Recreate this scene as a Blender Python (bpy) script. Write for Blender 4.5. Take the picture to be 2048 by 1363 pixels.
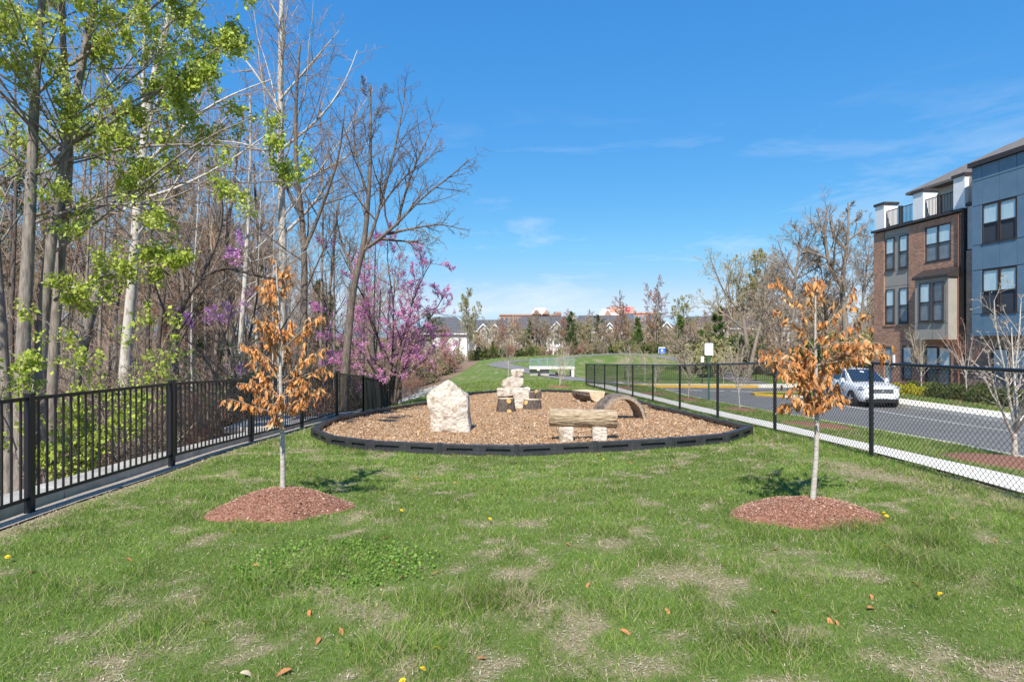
import bpy, bmesh, math, random
import numpy as np
from mathutils import Vector, Matrix, noise as mnoise

for o in list(bpy.data.objects): bpy.data.objects.remove(o)
S = bpy.context.scene
COL = S.collection
R = math.radians

# ------------------------------------------------------------------ camera, sky, sun, exposure
CAMZ, F, HOR = 1.65, 1300.0, 672.0          # eye height, focal length and horizon row in photo pixels
cam = bpy.data.cameras.new('camera'); cam.sensor_width = 36; cam.lens = F / 2048 * 36
cam.shift_y = -(681.5 - HOR) / 2048; cam.clip_start = 0.05; cam.clip_end = 6000
camo = bpy.data.objects.new('camera', cam); COL.objects.link(camo)
camo.location = (0, 0, CAMZ); camo.rotation_euler = (R(90), 0, 0); S.camera = camo

SUN_EL, SUN_AZ = R(47), R(-12)               # azimuth the light travels toward: +Y turned slightly to +X
sd = Vector((math.sin(-SUN_AZ) * math.cos(SUN_EL), math.cos(SUN_AZ) * math.cos(SUN_EL), -math.sin(SUN_EL)))
sun = bpy.data.lights.new('sun', 'SUN'); sun.energy = 4.9; sun.angle = R(0.5); sun.color = (1, 0.95, 0.87)
suno = bpy.data.objects.new('sun', sun); COL.objects.link(suno); suno.location = (0, -20, 40)
suno.rotation_euler = sd.to_track_quat('-Z', 'Y').to_euler()

W = bpy.data.worlds.new('World'); S.world = W; W.use_nodes = True
nt = W.node_tree; nt.nodes.clear()
def wn(t, **k):
    n = nt.nodes.new(t)
    for a, b in k.items(): setattr(n, a, b)
    return n
sky = wn('ShaderNodeTexSky', sky_type='NISHITA', sun_disc=False, sun_elevation=SUN_EL,
         sun_rotation=math.atan2(-sd.x, -sd.y), altitude=50, air_density=1.0, dust_density=0.25, ozone_density=2.2)
hs = wn('ShaderNodeHueSaturation'); hs.inputs['Saturation'].default_value = 1.0; hs.inputs['Value'].default_value = 1.0
sh = wn('ShaderNodeSeparateColor', mode='HSV'); nt.links.new(sky.outputs[0], sh.inputs[0])        # clear spring sky: even, saturated blue
pw = wn('ShaderNodeMath', operation='POWER'); pw.inputs[1].default_value = 0.36; nt.links.new(sh.outputs[2], pw.inputs[0])
pm_ = wn('ShaderNodeMath', operation='MULTIPLY'); pm_.inputs[1].default_value = 2.4; nt.links.new(pw.outputs[0], pm_.inputs[0])
ch = wn('ShaderNodeCombineColor', mode='HSV'); hm = wn('ShaderNodeMath', operation='MAXIMUM'); hm.inputs[1].default_value = 0.582; nt.links.new(sh.outputs[0], hm.inputs[0]); nt.links.new(hm.outputs[0], ch.inputs[0])
sp_ = wn('ShaderNodeMath', operation='POWER'); sp_.inputs[1].default_value = 0.62; nt.links.new(sh.outputs[1], sp_.inputs[0])
sm2 = wn('ShaderNodeMath', operation='MULTIPLY', use_clamp=True); sm2.inputs[1].default_value = 1.18; nt.links.new(sp_.outputs[0], sm2.inputs[0]); nt.links.new(sm2.outputs[0], ch.inputs[1])
nt.links.new(pm_.outputs[0], ch.inputs[2]); nt.links.new(ch.outputs[0], hs.inputs['Color'])
tc = wn('ShaderNodeTexCoord'); sep = wn('ShaderNodeSeparateXYZ'); nt.links.new(tc.outputs['Generated'], sep.inputs[0])
mp = wn('ShaderNodeMapping'); mp.inputs['Scale'].default_value = (2.2, 2.2, 11); mp.inputs['Location'].default_value = (3.1, 0.4, 0.35)
nt.links.new(tc.outputs['Generated'], mp.inputs[0])
nz = wn('ShaderNodeTexNoise'); nz.inputs['Scale'].default_value = 1.6; nz.inputs['Detail'].default_value = 9; nz.inputs['Roughness'].default_value = 0.62
nz.inputs['Distortion'].default_value = 0.5
nt.links.new(mp.outputs[0], nz.inputs['Vector'])
cr = wn('ShaderNodeMapRange'); cr.inputs['From Min'].default_value = 0.53; cr.inputs['From Max'].default_value = 0.86; nt.links.new(nz.outputs[0], cr.inputs['Value'])
el = wn('ShaderNodeMapRange'); el.inputs['From Min'].default_value = 0.34; el.inputs['From Max'].default_value = 0.03; nt.links.new(sep.outputs['Z'], el.inputs['Value'])
mu = wn('ShaderNodeMath', operation='MULTIPLY'); nt.links.new(cr.outputs[0], mu.inputs[0]); nt.links.new(el.outputs[0], mu.inputs[1])
mix = wn('ShaderNodeMix', data_type='RGBA'); nt.links.new(mu.outputs[0], mix.inputs['Factor'])
nt.links.new(hs.outputs[0], mix.inputs['A']); mix.inputs['B'].default_value = (5.0, 5.2, 5.5, 1)
bg = wn('ShaderNodeBackground'); bg.inputs['Strength'].default_value = 0.14; nt.links.new(mix.outputs['Result'], bg.inputs['Color'])
out = wn('ShaderNodeOutputWorld'); nt.links.new(bg.outputs[0], out.inputs[0])
S.view_settings.view_transform = 'Standard'; S.view_settings.look = 'None'; S.view_settings.exposure = 0.52; S.view_settings.gamma = 1
S.view_settings.use_curve_mapping = False
S.render.engine = 'CYCLES'; S.cycles.max_bounces = 6; S.cycles.transparent_max_bounces = 8
S.render.resolution_x, S.render.resolution_y = 1024, 681

# ------------------------------------------------------------------ helpers
def PW(px, py, Y): return np.array([(px - 1024) / F * Y, Y, CAMZ - (py - HOR) / F * Y])
rng = np.random.default_rng(7); random.seed(7)

def link(o, parent=None):
    COL.objects.link(o)
    if parent is not None: o.parent = parent
    return o
def tag(o, label=None, cat=None, group=None, kind=None):
    if label: o['label'] = label
    if cat: o['category'] = cat
    if group: o['group'] = group
    if kind: o['kind'] = kind
    return o
def empty(name, loc=(0, 0, 0), rz=0.0):
    o = bpy.data.objects.new(name, None); COL.objects.link(o); o.location = loc; o.rotation_euler = (0, 0, rz); o.empty_display_size = 0.1
    return o
def np_mesh(name, V, Fc, mats, col=None, smooth=False, mi=None):
    V = np.asarray(V, dtype=np.float32).reshape(-1, 3); Fc = np.asarray(Fc, dtype=np.int32)
    me = bpy.data.meshes.new(name); k = Fc.shape[1]; n = len(Fc)
    me.vertices.add(len(V)); me.vertices.foreach_set('co', V.ravel())
    me.loops.add(n * k); me.loops.foreach_set('vertex_index', Fc.ravel())
    me.polygons.add(n); me.polygons.foreach_set('loop_start', np.arange(n, dtype=np.int32) * k)
    me.polygons.foreach_set('loop_total', np.full(n, k, dtype=np.int32))
    if mi is not None: me.polygons.foreach_set('material_index', np.asarray(mi, dtype=np.int32))
    me.polygons.foreach_set('use_smooth', np.full(n, smooth, dtype=bool))
    if col is not None:
        a = me.color_attributes.new('Col', 'FLOAT_COLOR', 'POINT'); c = np.ones((len(V), 4), dtype=np.float32); c[:, :3] = np.asarray(col).reshape(-1, 3)
        a.data.foreach_set('color', c.ravel())
    me.update(calc_edges=True)
    for m in (mats if isinstance(mats, (list, tuple)) else [mats]): me.materials.append(m)
    return me
def np_obj(name, V, Fc, mats, parent=None, **k): return link(bpy.data.objects.new(name, np_mesh(name, V, Fc, mats, **k)), parent)

class MB:
    """collects boxes, prisms, tubes; build() links them as one mesh object"""
    def __init__(s): s.v = []; s.f = []
    def add(s, v, f):
        o = len(s.v); s.v += [tuple(float(c) for c in p) for p in v]; s.f += [tuple(i + o for i in q) for q in f]; return s
    def box(s, x0, x1, y0, y1, z0, z1):
        return s.add([(x0, y0, z0), (x1, y0, z0), (x1, y1, z0), (x0, y1, z0), (x0, y0, z1), (x1, y0, z1), (x1, y1, z1), (x0, y1, z1)],
                     [(0, 3, 2, 1), (4, 5, 6, 7), (0, 1, 5, 4), (1, 2, 6, 5), (2, 3, 7, 6), (3, 0, 4, 7)])
    def tube(s, pts, r, n=8, cap=True):
        pts = [Vector(p) for p in pts]; rr = r if isinstance(r, (list, tuple)) else [r] * len(pts); v = []; f = []
        for i, p in enumerate(pts):
            t = (pts[min(i + 1, len(pts) - 1)] - pts[max(i - 1, 0)]).normalized()
            a = t.cross(Vector((0, 0, 1)) if abs(t.z) < .9 else Vector((1, 0, 0))).normalized(); b = t.cross(a)
            v += [p + rr[i] * (math.cos(2 * math.pi * k / n) * a + math.sin(2 * math.pi * k / n) * b) for k in range(n)]
        for i in range(len(pts) - 1):
            for k in range(n): f.append((i * n + k, i * n + (k + 1) % n, (i + 1) * n + (k + 1) % n, (i + 1) * n + k))
        if cap: f += [tuple(range(n)), tuple(range((len(pts) - 1) * n, len(pts) * n))[::-1]]
        return s.add(v, f)
    def prism(s, poly, axis, a0, a1):
        """poly of 2-D points extruded along axis 'x','y' or 'z'"""
        def p3(p, a): return {'x': (a, p[0], p[1]), 'y': (p[0], a, p[1]), 'z': (p[0], p[1], a)}[axis]
        n = len(poly); v = [p3(p, a0) for p in poly] + [p3(p, a1) for p in poly]
        return s.add(v, [tuple(range(n))[::-1], tuple(range(n, 2 * n))] + [(i, (i + 1) % n, n + (i + 1) % n, n + i) for i in range(n)])
    def mesh(s, name, m, bevel=0, smooth=False):
        me = bpy.data.meshes.new(name); me.from_pydata(s.v, [], s.f)
        bm = bmesh.new(); bm.from_mesh(me); bmesh.ops.recalc_face_normals(bm, faces=bm.faces)
        if bevel: bmesh.ops.bevel(bm, geom=bm.edges[:], offset=bevel, segments=2, affect='EDGES', profile=0.6)
        bm.to_mesh(me); bm.free()
        if smooth: me.polygons.foreach_set('use_smooth', [True] * len(me.polygons))
        for q in (m if isinstance(m, (list, tuple)) else [m]): me.materials.append(q)
        return me
    def build(s, name, m, parent=None, **k): return link(bpy.data.objects.new(name, s.mesh(name, m, **k)), parent)

# lattice noise
def vnoise(x, y, seed=0):
    x = np.asarray(x, float); y = np.asarray(y, float); xi = np.floor(x).astype(np.int64); yi = np.floor(y).astype(np.int64)
    fx = x - xi; fy = y - yi; fx = fx * fx * (3 - 2 * fx); fy = fy * fy * (3 - 2 * fy)
    def h(a, b):
        n = (a * 374761393 + b * 668265263 + seed * 974634721) & 0xffffffff; n = ((n ^ (n >> 13)) * 1274126177) & 0xffffffff
        return ((n ^ (n >> 16)) & 0xffff) / 65535.0
    return (h(xi, yi) * (1 - fx) + h(xi + 1, yi) * fx) * (1 - fy) + (h(xi, yi + 1) * (1 - fx) + h(xi + 1, yi + 1) * fx) * fy
def fbm(x, y, seed=0, o=4): return sum(vnoise(x * 2 ** i, y * 2 ** i, seed + i) * .5 ** i for i in range(o)) / sum(.5 ** i for i in range(o))

# ------------------------------------------------------------------ materials
def mat(name, c1, c2=None, scale=8, rough=0.8, bump=0, bscale=None, detail=5, metal=0, spec=0.3, attr=False, stretch=None, pos=(0.35, 0.65), trans=0, bdist=0.02, coat=0, coord='Object'):
    m = bpy.data.materials.new(name); m.use_nodes = True; t = m.node_tree; b = t.nodes['Principled BSDF']
    b.inputs['Roughness'].default_value = rough; b.inputs['Metallic'].default_value = metal; b.inputs['Specular IOR Level'].default_value = spec
    if coat: b.inputs['Coat Weight'].default_value = coat
    co = t.nodes.new('ShaderNodeTexCoord'); vec = co.outputs[coord]
    if stretch:
        mp = t.nodes.new('ShaderNodeMapping'); mp.inputs['Scale'].default_value = stretch; t.links.new(vec, mp.inputs[0]); vec = mp.outputs[0]
    cout = None
    if c2 is not None:
        n = t.nodes.new('ShaderNodeTexNoise'); n.inputs['Scale'].default_value = scale; n.inputs['Detail'].default_value = detail; n.inputs['Roughness'].default_value = .65; t.links.new(vec, n.inputs['Vector'])
        r = t.nodes.new('ShaderNodeValToRGB'); r.color_ramp.elements[0].position = pos[0]; r.color_ramp.elements[1].position = pos[1]
        r.color_ramp.elements[0].color = (*c1, 1); r.color_ramp.elements[1].color = (*c2, 1); t.links.new(n.outputs[0], r.inputs[0]); cout = r.outputs[0]
    if attr:
        a = t.nodes.new('ShaderNodeAttribute'); a.attribute_name = 'Col'
        if cout is not None:
            x = t.nodes.new('ShaderNodeMix'); x.data_type = 'RGBA'; x.blend_type = 'MULTIPLY'; x.inputs['Factor'].default_value = 1
            t.links.new(cout, x.inputs['A']); t.links.new(a.outputs['Color'], x.inputs['B']); cout = x.outputs['Result']
        else: cout = a.outputs['Color']
    if cout is None: b.inputs['Base Color'].default_value = (*c1, 1)
    else: t.links.new(cout, b.inputs['Base Color'])
    if bump:
        n = t.nodes.new('ShaderNodeTexNoise'); n.inputs['Scale'].default_value = bscale or scale * 3; n.inputs['Detail'].default_value = 6; t.links.new(vec, n.inputs['Vector'])
        u = t.nodes.new('ShaderNodeBump'); u.inputs['Strength'].default_value = bump; u.inputs['Distance'].default_value = bdist
        t.links.new(n.outputs[0], u.inputs['Height']); t.links.new(u.outputs[0], b.inputs['Normal'])
    if trans:
        tr = t.nodes.new('ShaderNodeBsdfTranslucent'); mx = t.nodes.new('ShaderNodeMixShader'); mx.inputs[0].default_value = trans
        if cout is None: tr.inputs['Color'].default_value = (*c1, 1)
        else: t.links.new(cout, tr.inputs['Color'])
        o = t.nodes['Material Output']; t.links.new(b.outputs[0], mx.inputs[1]); t.links.new(tr.outputs[0], mx.inputs[2]); t.links.new(mx.outputs[0], o.inputs['Surface'])
    return m
M = {}
M['black_metal'] = mat('black_metal', (.012, .012, .014), rough=.38, spec=.5)
M['black_wire'] = mat('black_wire', (.014, .014, .015), rough=.5)
M['plastic'] = mat('black_plastic', (.026, .026, .028), (.045, .045, .048), scale=14, rough=.42, bump=.12, bscale=60, spec=.5)
M['concrete'] = mat('concrete', (.64, .59, .50), (.78, .73, .63), scale=5, rough=.9, bump=.15, bscale=70, detail=8)
M['old_concrete'] = mat('weathered_concrete', (.30, .28, .25), (.46, .44, .40), scale=4, rough=.92, bump=.3, bscale=40, detail=8)
M['asphalt'] = mat('asphalt', (.14, .137, .132), (.18, .176, .168), scale=1.1, rough=.9, bump=.25, bscale=120, detail=9, bdist=.006)
M['path'] = mat('worn_asphalt', (.17, .16, .155), (.24, .225, .215), scale=1.5, rough=.92, bump=.2, bscale=90, detail=8)
M['white_line'] = mat('road_paint', (.62, .62, .60), (.78, .78, .76), scale=9, rough=.7)
M['yellow'] = mat('kerb_paint', (.62, .36, .03), (.72, .45, .06), scale=6, rough=.7)
M['gravel'] = mat('gravel', (.20, .165, .13), (.46, .40, .33), scale=38, rough=.95, bump=.7, bscale=60, detail=4)
M['bark_mulch'] = mat('bark_mulch', (.17, .075, .048), (.35, .17, .11), scale=60, rough=.95, bump=.9, bscale=55, detail=6, stretch=(1, .6, 1))
M['chip_bed'] = mat('wood_chip_bed', (.25, .14, .072), (.50, .32, .18), scale=45, rough=.95, bump=.8, bscale=40, detail=7)
M['chips'] = mat('wood_chips', (1, 1, 1), rough=.9, attr=True)
M['blade'] = mat('grass_blades', (1, 1, 1), rough=.75, attr=True, trans=.3, spec=.15)
M['rock'] = mat('pale_limestone', (.29, .215, .14), (.60, .53, .44), scale=7, rough=.95, bump=1, bscale=16, detail=12, pos=(.33, .52), bdist=.05)
M['rock_grey'] = mat('grey_limestone', (.28, .215, .16), (.58, .51, .42), scale=7, rough=.92, bump=.8, bscale=16, detail=10, bdist=.03)
M['log_bark'] = mat('pale_log_bark', (.20, .135, .075), (.54, .43, .29), scale=6, rough=.88, bump=.9, bscale=9, detail=8, stretch=(1, 5, 5), bdist=.03)
M['dark_bark'] = mat('grey_log_bark', (.085, .065, .05), (.23, .185, .15), scale=9, rough=.92, bump=.9, bscale=14, detail=9, bdist=.03)
M['cut_wood'] = mat('cut_wood', (.60, .45, .26), (.76, .62, .42), scale=7, rough=.75, bump=.1)
M['stump'] = mat('stump_bark', (.055, .042, .034), (.15, .12, .10), scale=8, rough=.9, bump=.8, bscale=12, stretch=(3, 3, .8))
M['bark_brown'] = mat('brown_bark', (.15, .115, .088), (.31, .255, .205), scale=7, rough=.95, bump=.7, bscale=12, stretch=(3, 3, .6))
M['bark_dark'] = mat('dark_bark', (.065, .050, .040), (.16, .125, .10), scale=7, rough=.95, bump=.7, bscale=12, stretch=(3, 3, .6))
M['bark_grey'] = mat('grey_bark', (.13, .11, .092), (.32, .28, .235), scale=6, rough=.92, bump=.5, bscale=12, stretch=(3, 3, .6))
M['bark_white'] = mat('pale_sycamore_bark', (.235, .195, .155), (.53, .49, .42), scale=5, rough=.85, bump=.25, bscale=10, stretch=(2, 2, .7), pos=(.33, .52))
M['bark_young'] = mat('young_smooth_bark', (.33, .285, .235), (.55, .50, .43), scale=18, rough=.8, bump=.2, bscale=30, stretch=(1, 1, 3))
M['twig_brown'] = mat('brown_twigs', (.30, .205, .135), (.44, .315, .215), scale=2, rough=.95)
M['twig_grey'] = mat('grey_twigs', (.25, .19, .135), (.38, .30, .225), scale=2, rough=.95)
M['twig_red'] = mat('reddish_twigs', (.30, .145, .10), (.43, .23, .16), scale=2, rough=.95)
M['twig_tan'] = mat('tan_twigs', (.40, .32, .20), (.54, .46, .31), scale=2, rough=.95)
M['leaf'] = mat('foliage', (1, 1, 1), rough=.55, attr=True, trans=.35, spec=.25)
M['beech'] = mat('dry_beech_leaves', (.60, .235, .058), (.78, .42, .16), scale=22, rough=.7, trans=.25, spec=.2)
M['fallen'] = mat('fallen_leaves', (.36, .12, .035), (.55, .26, .11), scale=30, rough=.8)
M['white_paint'] = mat('white_paint', (.76, .76, .74), (.82, .82, .80), scale=3, rough=.55)
M['trim_dark'] = mat('dark_brown_trim', (.042, .034, .032), (.058, .048, .045), scale=5, rough=.5)
M['grey_panel'] = mat('taupe_panel', (.32, .295, .25), (.36, .33, .285), scale=2, rough=.7)
M['blue_panel'] = mat('slate_blue_panel', (.12, .20, .275), (.145, .235, .315), scale=1.5, rough=.6)
M['siding'] = mat('pale_grey_siding', (.44, .45, .47), (.52, .53, .55), scale=3, rough=.7)
M['cream'] = mat('cream_siding', (.60, .54, .42), (.68, .62, .50), scale=3, rough=.75)
M['shingle'] = mat('roof_shingles', (.115, .098, .085), (.225, .20, .175), scale=9, rough=.95, bump=.5, bscale=30, stretch=(1, 1, 3))
M['far_roof'] = mat('dark_grey_shingles', (.075, .075, .082), (.12, .12, .128), scale=2.2, rough=.95)
M['far_white'] = mat('white_siding', (.62, .60, .56), (.72, .70, .66), scale=.6, rough=.8)
M['far_brick'] = mat('far_red_brick', (.33, .20, .15), (.42, .27, .21), scale=.5, rough=.9)
M['far_grey'] = mat('far_grey_stone', (.30, .27, .24), (.38, .34, .30), scale=.5, rough=.9)
M['glass_blue'] = mat('blue_glass', (.05, .16, .32), (.09, .24, .42), scale=.5, rough=.12, spec=.6)
M['glass_dark'] = mat('dark_window_glass', (.06, .085, .11), (.11, .14, .17), scale=3, rough=.06, spec=.7)
M['glass_pale'] = mat('window_glass_over_blinds', (.40, .56, .60), (.58, .72, .75), scale=2, rough=.12, spec=.6, stretch=(1, 1, .3))
M['screen'] = mat('insect_screen', (.15, .185, .205), (.23, .27, .29), scale=3, rough=.4, spec=.4)
M['green_post'] = mat('green_sign_post', (.03, .10, .065), (.045, .13, .085), scale=9, rough=.6)
M['print'] = mat('faded_print', (.34, .38, .42), rough=.7)
M['bin_blue'] = mat('blue_bin_paint', (.035, .13, .55), (.05, .17, .62), scale=3, rough=.5)
M['red'] = mat('red_sign', (.66, .05, .10), rough=.6)
M['mesh_green'] = mat('green_grey_mesh', (.17, .27, .25), (.24, .35, .33), scale=8, rough=.6)
M['car_white'] = mat('white_car_paint', (.78, .79, .80), rough=.22, spec=.5, coat=.6)
M['car_glass'] = mat('car_glass', (.018, .035, .06), rough=.04, spec=.8)
M['tyre'] = mat('tyre_rubber', (.016, .016, .017), (.028, .028, .028), scale=20, rough=.85)
M['alloy'] = mat('alloy', (.55, .56, .58), rough=.3, metal=.8)
M['car_trim'] = mat('black_car_trim', (.02, .02, .022), rough=.55)
M['lamp'] = mat('headlamp_lens', (.32, .34, .37), rough=.1, spec=.8, metal=.3)
M['amber'] = mat('amber_insert', (.70, .40, .12), (.78, .50, .20), scale=9, rough=.6)
M['door'] = mat('pale_green_door', (.32, .37, .35), rough=.5)
M['seam'] = mat('dark_panel_seam', (.05, .06, .075), rough=.9)  # dark colour of the joints and backing between facade panels

def brick_mat(name, c1, c2, mortar, sc=1.0):
    m = bpy.data.materials.new(name); m.use_nodes = True; t = m.node_tree; b = t.nodes['Principled BSDF']; b.inputs['Roughness'].default_value = .9; b.inputs['Specular IOR Level'].default_value = .2
    co = t.nodes.new('ShaderNodeTexCoord'); sp = t.nodes.new('ShaderNodeSeparateXYZ'); cb = t.nodes.new('ShaderNodeCombineXYZ')
    ad = t.nodes.new('ShaderNodeMath'); ad.operation = 'ADD'
    t.links.new(co.outputs['Object'], sp.inputs[0]); t.links.new(sp.outputs[0], ad.inputs[0]); t.links.new(sp.outputs[1], ad.inputs[1])
    t.links.new(ad.outputs[0], cb.inputs[0]); t.links.new(sp.outputs[2], cb.inputs[1])
    k = t.nodes.new('ShaderNodeTexBrick'); k.inputs['Scale'].default_value = 1; k.inputs['Brick Width'].default_value = .215 * sc; k.inputs['Row Height'].default_value = .076 * sc
    k.inputs['Mortar Size'].default_value = .009 * sc; k.inputs['Color1'].default_value = (*c1, 1); k.inputs['Color2'].default_value = (*c2, 1); k.inputs['Mortar'].default_value = (*mortar, 1); k.inputs['Bias'].default_value = -.1
    t.links.new(cb.outputs[0], k.inputs['Vector'])
    n = t.nodes.new('ShaderNodeTexNoise'); n.inputs['Scale'].default_value = 1.4; n.inputs['Detail'].default_value = 6; t.links.new(co.outputs['Object'], n.inputs['Vector'])
    mr = t.nodes.new('ShaderNodeMapRange'); mr.inputs['To Min'].default_value = .65; mr.inputs['To Max'].default_value = 1.3; t.links.new(n.outputs[0], mr.inputs['Value'])
    x = t.nodes.new('ShaderNodeMix'); x.data_type = 'RGBA'; x.blend_type = 'MULTIPLY'; x.inputs['Factor'].default_value = 1
    t.links.new(k.outputs['Color'], x.inputs['A']); t.links.new(mr.outputs[0], x.inputs['B']); t.links.new(x.outputs['Result'], b.inputs['Base Color'])
    u = t.nodes.new('ShaderNodeBump'); u.inputs['Strength'].default_value = .6; u.inputs['Distance'].default_value = .01; u.invert = True
    t.links.new(k.outputs['Fac'], u.inputs['Height']); t.links.new(u.outputs[0], b.inputs['Normal'])
    return m
M['brick'] = brick_mat('red_brown_brick', (.48, .22, .125), (.22, .10, .065), (.52, .43, .34))
M['brick_brown'] = brick_mat('mottled_taupe_brick', (.36, .27, .205), (.19, .14, .112), (.36, .30, .25), .8)

# ------------------------------------------------------------------ terrain
# drop below eye level, measured along lines of constant X
KY = np.array([-40, 6, 9, 12, 15, 18.4, 22, 27, 33, 40, 50, 65, 100, 140, 200, 400, 4000.])
TAB = {
 -2500: [6] * 17, -60: [2.5, 2.5, 2.5, 2.5, 2.5, 2.6, 2.8, 3, 3.2, 3.4, 3.6, 3.8, 4, 5, 7, 6, 6],
 -25: [3.2, 3.2, 3.2, 3.3, 3.4, 3.5, 3.7, 3.8, 3.9, 4, 4, 4, 4, 5, 7, 6, 6],
 -12: [3.2, 3.2, 3.3, 3.4, 3.5, 3.7, 3.9, 4.1, 4.2, 4.3, 4.3, 4.2, 4.1, 5, 7, 6, 6],
 -7.5: [2.7, 2.75, 2.8, 2.9, 3.1, 3.3, 3.6, 3.9, 4.1, 4.2, 4.2, 4.0, 3.9, 5, 7, 6, 6],
 -5.1: [1.78, 1.8, 1.85, 2.0, 2.1, 2.35, 2.65, 2.95, 3.25, 3.5, 3.6, 3.6, 3.7, 5, 7, 6, 6],
 -4.4: [1.60, 1.65, 1.69, 1.82, 1.93, 2.18, 2.45, 2.75, 3.05, 3.3, 3.4, 3.4, 3.6, 5, 7, 6, 6],
 -2: [1.60, 1.66, 1.80, 1.95, 2.03, 2.14, 2.3, 2.46, 2.7, 2.9, 2.95, 2.9, 3.3, 4.6, 7, 6, 6],
 0: [1.60, 1.66, 1.83, 1.97, 2.05, 2.12, 2.25, 2.40, 2.60, 2.8, 2.85, 2.85, 3.2, 4.4, 7, 6, 6],
 4.8: [1.60, 1.60, 1.65, 1.78, 1.93, 2.08, 2.22, 2.42, 2.7, 2.95, 3.0, 3.0, 3.0, 4.2, 7, 6, 6],
 7: [1.7, 1.85, 1.95, 2.08, 2.2, 2.35, 2.5, 2.72, 2.95, 3.15, 3.2, 3.1, 2.9, 4, 7, 6, 6],
 9.3: [1.9, 2.05, 2.12, 2.2, 2.32, 2.48, 2.64, 2.88, 3.12, 3.27, 3.35, 3.2, 2.8, 4, 7, 6, 6],
 17.2: [2.5, 2.55, 2.6, 2.65, 2.72, 2.8, 2.88, 2.98, 3.1, 3.27, 3.4, 3.1, 2.6, 4, 7, 6, 6],
 24: [2.5, 2.55, 2.6, 2.65, 2.7, 2.75, 2.8, 2.86, 2.9, 3.15, 3.3, 3.0, 2.6, 4, 7, 6, 6],
 60: [2.5, 2.5, 2.5, 2.5, 2.6, 2.7, 2.8, 2.9, 3, 3.1, 3.2, 3, 2.6, 4, 7, 6, 6], 2500: [6] * 17}
KX = np.array(sorted(TAB)); TT = np.array([TAB[k] for k in KX])
def _d(x, y):
    x = np.clip(x, -2499, 2499); y = np.clip(y, -40, 3999)
    i = np.clip(np.searchsorted(KX, x) - 1, 0, len(KX) - 2); j = np.clip(np.searchsorted(KY, y) - 1, 0, len(KY) - 2)
    u = (x - KX[i]) / (KX[i + 1] - KX[i]); v = (y - KY[j]) / (KY[j + 1] - KY[j])
    return (TT[i, j] * (1 - v) + TT[i, j + 1] * v) * (1 - u) + (TT[i + 1, j] * (1 - v) + TT[i + 1, j + 1] * v) * u
def gz(x, y):
    x = np.asarray(x, float); y = np.asarray(y, float); d = 0
    for a, b in ((0, 0), (.25, 1), (-.25, 1), (.25, -1), (-.25, -1)): d = d + _d(x + a, y + b)
    und = (fbm(x * .5, y * .5, 3) - .5) * .07 * np.clip(1 - np.abs(y - 5) / 40, 0, 1)
    return CAMZ - d / 5 + und
RX0, RX1, RY0, RY1 = 9.3, 17.2, 37.5, 43.3
def on_road(x, y): return ((x > RX0) & (x < RX1) & (y < RY1)) | ((x > RX0) & (y > RY0) & (y < RY1))
KERB = 0.14
def g(x, y): return float(gz(x, y))

# playground outline (outer foot of the border)
PB_front = [(-3.65, 12.0), (-3.08, 11.0), (-2.3, 10.55), (-1.14, 10.33), (.08, 10.3), (1.32, 10.3), (2.54, 10.38), (3.52, 10.7), (4.28, 11.7)]
PB_back = [(4.28, 11.7), (4.22, 13.4), (4.05, 15.7), (3.98, 18.5), (3.9, 21), (3.75, 23.5), (3.35, 26.4), (2.5, 27.4), (.7, 27.9), (-.6, 27.2), (-1.8, 26.1), (-2.5, 24),
           (-2.85, 21.8), (-3.3, 18.6), (-3.56, 17.1), (-3.78, 15.4), (-3.86, 14.4), (-3.8, 13.0), (-3.65, 12.0)]
def resample(path, step):
    p = np.array(path, float); s = np.r_[0, np.cumsum(np.linalg.norm(np.diff(p, axis=0), axis=1))]; n = max(1, int(round(s[-1] / step))); q = np.linspace(0, s[-1], n + 1)
    return np.stack([np.interp(q, s, p[:, k]) for k in range(p.shape[1])], 1)
PB = np.vstack([np.array(PB_front), resample(PB_back, 1.22)[1:-1]])
def in_poly(x, y, P):
    x = np.asarray(x); y = np.asarray(y); r = np.zeros(x.shape, bool); n = len(P)
    for i in range(n):
        x0, y0 = P[i]; x1, y1 = P[(i + 1) % n]
        c = ((y0 > y) != (y1 > y)) & (x < (x1 - x0) * (y - y0) / (y1 - y0 + 1e-12) + x0); r ^= c
    return r
LT, RT = (-2.22, 6.3), (2.75, 5.95)              # feet of the two beech saplings
def mound_r(x, y, c, ax, ay, ph): 
    a = np.arctan2((y - c[1]) / ay, (x - c[0]) / ax); return np.hypot((x - c[0]) / ax, (y - c[1]) / ay) / (1 + .10 * np.sin(2 * a + ph) + .06 * np.sin(5 * a + ph * 2))
MOUNDS = [((-2.24, 6.30), .60, .52, .5), ((2.70, 6.0), .59, .50, 2.1)]
def dirt(x, y):
    """0 = thick turf, 1 = worn straw and soil"""
    a = fbm(x * .8 + 4, y * .8, 11); b = fbm(x * 3.1, y * 3.1, 23); c = fbm(x * 7.5, y * 7.5, 29)
    v = np.clip((a * .26 + b * .46 + c * .56 - .685) * 7, 0, 1)
    v = np.maximum(v, np.clip(1 - np.abs((x + 4.3) - .05 * (b - .5)) * 3.2, 0, 1) * (y < 19))
    v = np.maximum(v, np.clip(1.1 - np.hypot((x - 4.35 + .25 * (y - 7.6)) * 2.4, (y - 7.6) * .55) - (b - .5) * 1.5, 0, 1) * .9)
    return v

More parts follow.
